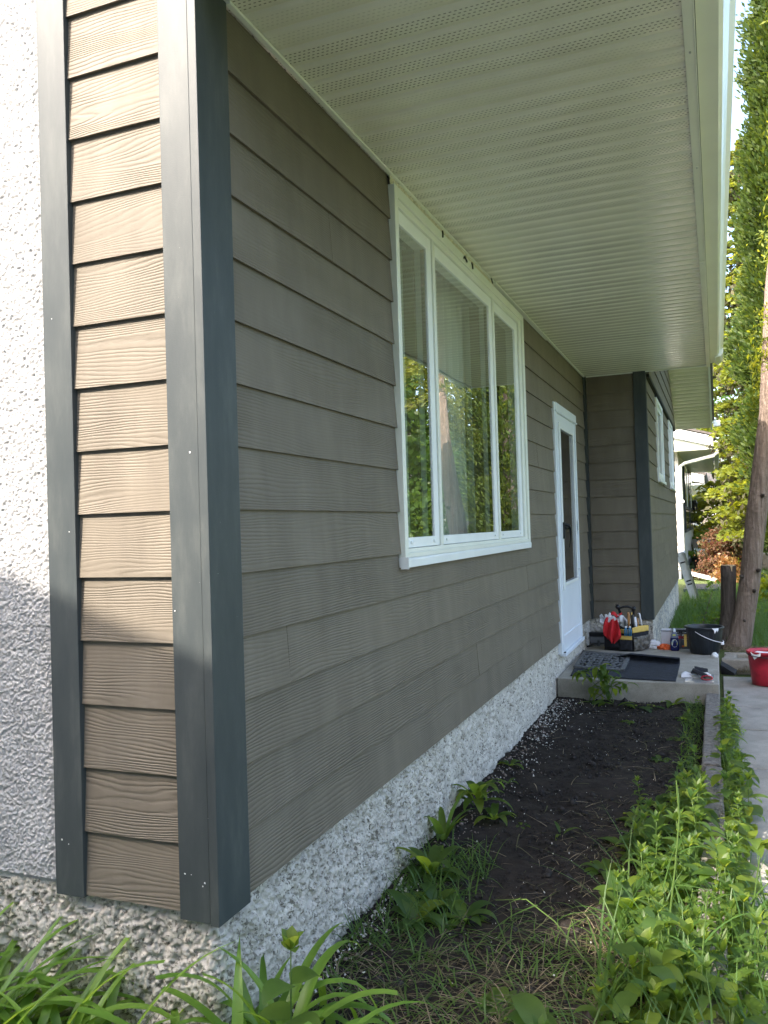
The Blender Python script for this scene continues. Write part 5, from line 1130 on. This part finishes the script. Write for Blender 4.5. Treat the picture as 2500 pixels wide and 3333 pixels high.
# black bucket
bb = thing('black_bucket', (1.112, 6.46, PZ), 'big black plastic bucket with white drips on the far corner of the step', 'bucket')
c = (1.112, 6.46, PZ + .002); mb = MB()
mb.lathe(c, [(.001, 0), (.118, .0), (.128, .008), (.150, .13), (.160, .225), (.163, .236), (.176, .238), (.178, .246), (.170, .252), (.160, .250), (.156, .238), (.146, .13), (.122, .012), (.001, .010)], 64)
for k in range(24):
    a = k * 2 * PI / 24; mb.tube([(c[0] + r0 * math.cos(a), c[1] + r0 * math.sin(a), c[2] + z) for r0, z in ((.1285, .02), (.149, .13), (.158, .215))], .0022, 5)
mb.build('pail', MT['bucket'], bb, smooth=True)
mb = MB(); pts = []
for k in range(13):
    a = -2.05 + k / 12 * 2.25; rr = .163 + .012 * math.sin(k / 12 * PI); pts.append((c[0] + rr * math.cos(a), c[1] + rr * math.sin(a), c[2] + .215 - .105 * math.sin(k / 12 * PI * .62)))
mb.tube(pts, .0035, 6); mb.build('bail', MT['whitec'], bb, smooth=True)
mb = MB(); a = -2.05
mb.box(c[0] - .178, c[0] - .155, c[1] - .03, c[1] + .01, c[2] + .06, c[2] + .17); mb.build('sticker', MT['yellow'], bb)
lump('grip', (c[0] + .155, c[1] - .09, c[2] + .092), .018, .018, .020, 'whitec', 2, '', '', parent=bb, amp=.1)
mb = MB(); 
for a, w_, h_ in ((-1.02, .16, .030), (-.86, .07, .02)):
    vs = [(c[0] + (.1795) * math.cos(a + q), c[1] + .1795 * math.sin(a + q), c[2] + z) for q, z in ((-w_, .249), (w_, .249), (w_ * .8, .228), (w_ * .2, .228 - h_ * .5), (0, .228 - h_), (-w_ * .3, .232))]; mb.add(vs, [(5, 4, 3, 2, 1, 0)])
mb.build('white_drip', MT['whitec'], bb)
lump('white_sponge', (1.200, 6.225, PZ), .032, .026, .034, 'soap_foam', 8, 'white foam blob on the corner of the step under the black bucket', 'foam', 1.2, .15)
# gloves on a clear sheet
sh = MB().box(.985, 1.195, 4.945, 5.32, PZ + .001, PZ + .004).build('acrylic_sheet', simple('clear_sheet', (.30, .31, .31), .12), origin=(1.09, 5.13, PZ)); tag(sh, 'thin grey transparent sheet under the work gloves', 'sheet')
gl = thing('work_gloves', (1.06, 5.12, PZ), 'black and white work gloves with a red cuff on the corner of the step', 'gloves')
def glf(u, v): return (.952 + u * .14, 5.13 + v * .13, PZ + .006 + .032 * math.sin(PI * min(1, max(0, v))) * (.6 + .4 * math.sin(u * 7)) + .008 * n1(u * 9, v * 7))
cloth_patch('white_glove', glf, 26, 20, MT['whitec'], gl, thick=.006)
for k, (xx, yy, a) in enumerate(((1.03, 5.21, .4), (1.06, 5.20, .2), (1.09, 5.18, .0), (1.115, 5.16, -.2))):
    mb = MB(); mb.tube([(xx, yy, PZ + .035), (xx + .03 * math.cos(a), yy - .02, PZ + .040), (xx + .055 * math.cos(a), yy - .045, PZ + .030)], [.012, .012, .009], 8); mb.build('finger', MT['whitec'] if k % 2 else MT['black'], gl, smooth=True)
def blk(u, v): return (1.035 + u * .10 + .02 * v, 5.14 - u * .12 + v * .07, PZ + .055 - u * .028 + .016 * math.sin(PI * v) + .006 * n1(u * 8, v * 8))
cloth_patch('black_palm', blk, 20, 16, MT['fabric'], gl, thick=.010)
def blk2(u, v): return (1.05 + u * .10, 5.24 + v * .08, PZ + .03 + .04 * math.sin(PI * v) * (1 - .5 * u) + .01 * n1(u * 7, v * 5))
cloth_patch('black_palm', blk2, 16, 12, MT['fabric'], gl, thick=.008)
mb = MB(); pts = [(1.145 + .040 * math.cos(k * PI / 8), 5.035 + .012 * math.cos(k * PI / 8) * 0, PZ + .026 + .016 * math.sin(k * PI / 8)) for k in range(17)]; mb.tube(pts, .0042, 6); mb.build('red_cuff', MT['redpl'], gl, smooth=True)
mb = MB(); mb.add([(1.145 + .038 * math.cos(k * PI / 8), 5.037, PZ + .026 + .014 * math.sin(k * PI / 8)) for k in range(16)], [tuple(range(16))]); mb.build('lining', MT['meshp'], gl)
# red bucket on the path
rb = thing('red_bucket', (1.615, 5.95, GZ), 'red plastic bucket of soapy water on the paving at the right edge', 'bucket'); c = (1.618, 5.97, GZ + .008); mb = MB()
mb.lathe(c, [(.001, 0), (.120, 0), (.126, .006), (.140, .13), (.152, .262), (.162, .264), (.166, .285), (.160, .290), (.150, .286), (.148, .26), (.124, .02), (.001, .02)], 56); mb.build('pail', MT['redpl'], rb, smooth=True)
mb = MB(); V = []; nn = 24
for i in range(9):
    for j in range(nn): a = j * 2 * PI / nn; r0 = .146 * i / 8; V.append((c[0] + r0 * math.cos(a), c[1] + r0 * math.sin(a), c[2] + .258 + .02 * (n1(r0 * 40 * math.cos(a) + 5, r0 * 40 * math.sin(a)))))
mb.add(V, [(i * nn + j, i * nn + (j + 1) % nn, (i + 1) * nn + (j + 1) % nn, (i + 1) * nn + j) for i in range(8) for j in range(nn)]); mb.build('suds', MT['soap_foam'], rb, smooth=True)
mb = MB(); vs = [(c[0] + .168 * math.cos(-2.25 + q), c[1] + .168 * math.sin(-2.25 + q), c[2] + z) for q, z in ((-.25, .288), (.35, .288), (.33, .262), (.1, .240), (.0, .226), (-.1, .25))]; mb.add(vs, [(0, 1, 2, 3, 4, 5)]); mb.build('suds_drip', MT['soap_foam'], rb)
mb = MB(); mb.tube([(c[0] + .17 * math.cos(a), c[1] + .17 * math.sin(a), c[2] + .268 - .02 * math.sin((a + 2.9) * 1.1)) for a in [-2.9 + k * .22 for k in range(13)]], .004, 6); mb.build('bail', MT['black'], rb, smooth=True)
mb = MB(); mb.hexa([(1.245, 6.40, GZ + .005), (1.36, 6.30, GZ + .01), (1.38, 6.36, GZ + .01), (1.25, 6.48, GZ + .005), (1.245, 6.40, GZ + .09), (1.36, 6.30, GZ + .03), (1.38, 6.36, GZ + .06), (1.25, 6.48, GZ + .12)])
o = mb.build('black_scrap', MT['black'], origin=(1.3, 6.4, GZ), bevel=.004); tag(o, 'piece of black plastic wedged between the step and the kerb', 'scrap')
# leaning metal channel by the far corner of the wing
mb = MB(); p0 = Vector((.86, 13.55, GZ + .01)); p1 = Vector((.655, 13.0, .42)); d = (p1 - p0); L = d.length; d.normalize(); s = Vector((1, .25, 0)); s = (s - d * s.dot(d)).normalized(); u_ = d.cross(s)
lad = thing('metal_channel', tuple(p0), 'pale metal channel section leaning on the far corner of the wing', 'channel')
mb = MB(); mb.obox((p0 + p1) / 2, s * .065, d * L / 2, u_ * .012); mb.build('face', MT['whitec'], lad)
mb = MB(); mb.obox((p0 + p1) / 2 + s * .074, s * .008, d * L / 2, u_ * .04); mb.build('flange', MT['steel'], lad)
for k in (.10, .52, .60): q = p0 + d * (L * (1 - k) * .9); mb = MB(); mb.obox(q - u_ * .014 * (1 if u_.y > 0 else -1), s * .04, d * .012, u_ * .003); mb.build('slot', MT['blackm'], lad)

# ================================================================ FAR GARDEN
pt = thing('black_planter', (.79, 23.8, GZ), 'black square planter of white flowers beyond the neighbour wall', 'planter')
mb = MB(); mb.hexa([(.62, 23.6, GZ), (.96, 23.6, GZ), (.96, 24, GZ), (.62, 24, GZ), (.57, 23.55, -.14), (1.0, 23.55, -.14), (1.0, 24.05, -.14), (.57, 24.05, -.14)]); mb.build('pot', MT['black'], pt)
g = np.random.default_rng(2); cards('leaves', np.array([.79, 23.75, -.05]) + g.normal(size=(500, 3)) * np.array([.16, .12, .06]), .05, 'leaf', pt, 1)
cards('flowers', np.array([.82, 23.55, .0]) + g.normal(size=(90, 3)) * np.array([.08, .04, .05]), .06, 'petalw', pt, 2)
for i, (x0, x1, y, z1, lab) in enumerate(((.60, 2.0, 25.2, .06, 'nearer raised concrete flower bed with pink and white blooms'), (.5, 2.2, 27.0, .28, 'farther raised flower bed behind the first'))):
    b_ = thing('raised_bed', (x0, y, GZ), lab, 'raised bed'); mb = MB(); mb.box(x0, x1, y, y + 1.1, GZ, z1); mb.build('wall', MT['kerb'], b_)
    cards('plants', np.stack([g.uniform(x0 + .1, x1, 900), g.uniform(y, y + 1, 900), z1 + np.abs(g.normal(0, .12, 900))], -1), .06, 'leaf', b_, 3 + i)
    cards('pink_blooms', np.array([x0 + .42 + i * .7, y, z1 + .12]) + g.normal(size=(70, 3)) * np.array([.07, .05, .05]), .07, 'petalr', b_, 5 + i)
    cards('white_blooms', np.array([x0 + .38 + i * .75, y, z1 + .18]) + g.normal(size=(60, 3)) * np.array([.09, .05, .05]), .06, 'petalw', b_, 7 + i)
mb = MB(); mb.box(.4, 2.2, 31.9, 31.97, .48, .56); mb.box(.4, .47, 31.9, 31.97, GZ, .48); mb.box(2.1, 2.17, 31.9, 31.97, GZ, .48)
o = mb.build('white_rail', MT['vinylb'], origin=(1.3, 31.9, GZ)); tag(o, 'low white garden rail in front of the far spruce shade', 'rail')
MT['gravel'] = simple('dark_gravel', (.05, .055, .065), .9, var=.6, nscale=40, bump=.01)
mb = MB(); mb.box(.60, 1.45, 15.6, 17.2, GZ - .02, GZ + .03); o = mb.build('gravel_strip', MT['gravel']); tag(o, kind='structure')
mb = MB(); mb.box(.60, 1.45, 15.50, 15.58, GZ - .02, GZ + .06); o = mb.build('border_edging', MT['dkblue'], origin=(1, 15.5, GZ)); tag(o, 'dark edging strip in front of the dark gravel', 'edging')
mb = MB()
for i in range(16):
    for j in range(3): mb.box(2.2 + i * .30 + .15 * (j % 2), 2.2 + i * .30 + .29 + .15 * (j % 2), 22.5, 22.8, GZ + j * .15, GZ + j * .15 + .145)
o = mb.build('stone_wall', MT['kerb'], origin=(4, 22.6, GZ), bevel=.015); tag(o, 'low pale block garden wall right of the leaning trunk', 'wall')

# unseen trees and hedge added behind the viewer to block low sky from the alcove
for x, y, h, r, lb, sd in ((3.3, -8.2, 7.5, 2.3, 'added unseen leafy tree behind the viewer', 21), (7.5, -10.5, 8, 2.8, 'leafy tree behind the viewer on the street side, added to block sky', 22), (11.5, -9.5, 8, 2.8, 'unseen leafy tree added far behind the viewer', 23)): broad_tree(x, y, h, r, lb, sd, 7000, .2)
bush('green_shrub', 2.6, -5.6, 1.5, 2.9, 'unseen hedge shrub added just behind the viewer to block sky', 'treeleaf', 7000, .12, 31)
bush('green_shrub', 5.2, -6.6, 1.6, 3.0, 'unseen hedge shrub added towards the street to block sky', 'treeleaf', 7000, .12, 32)
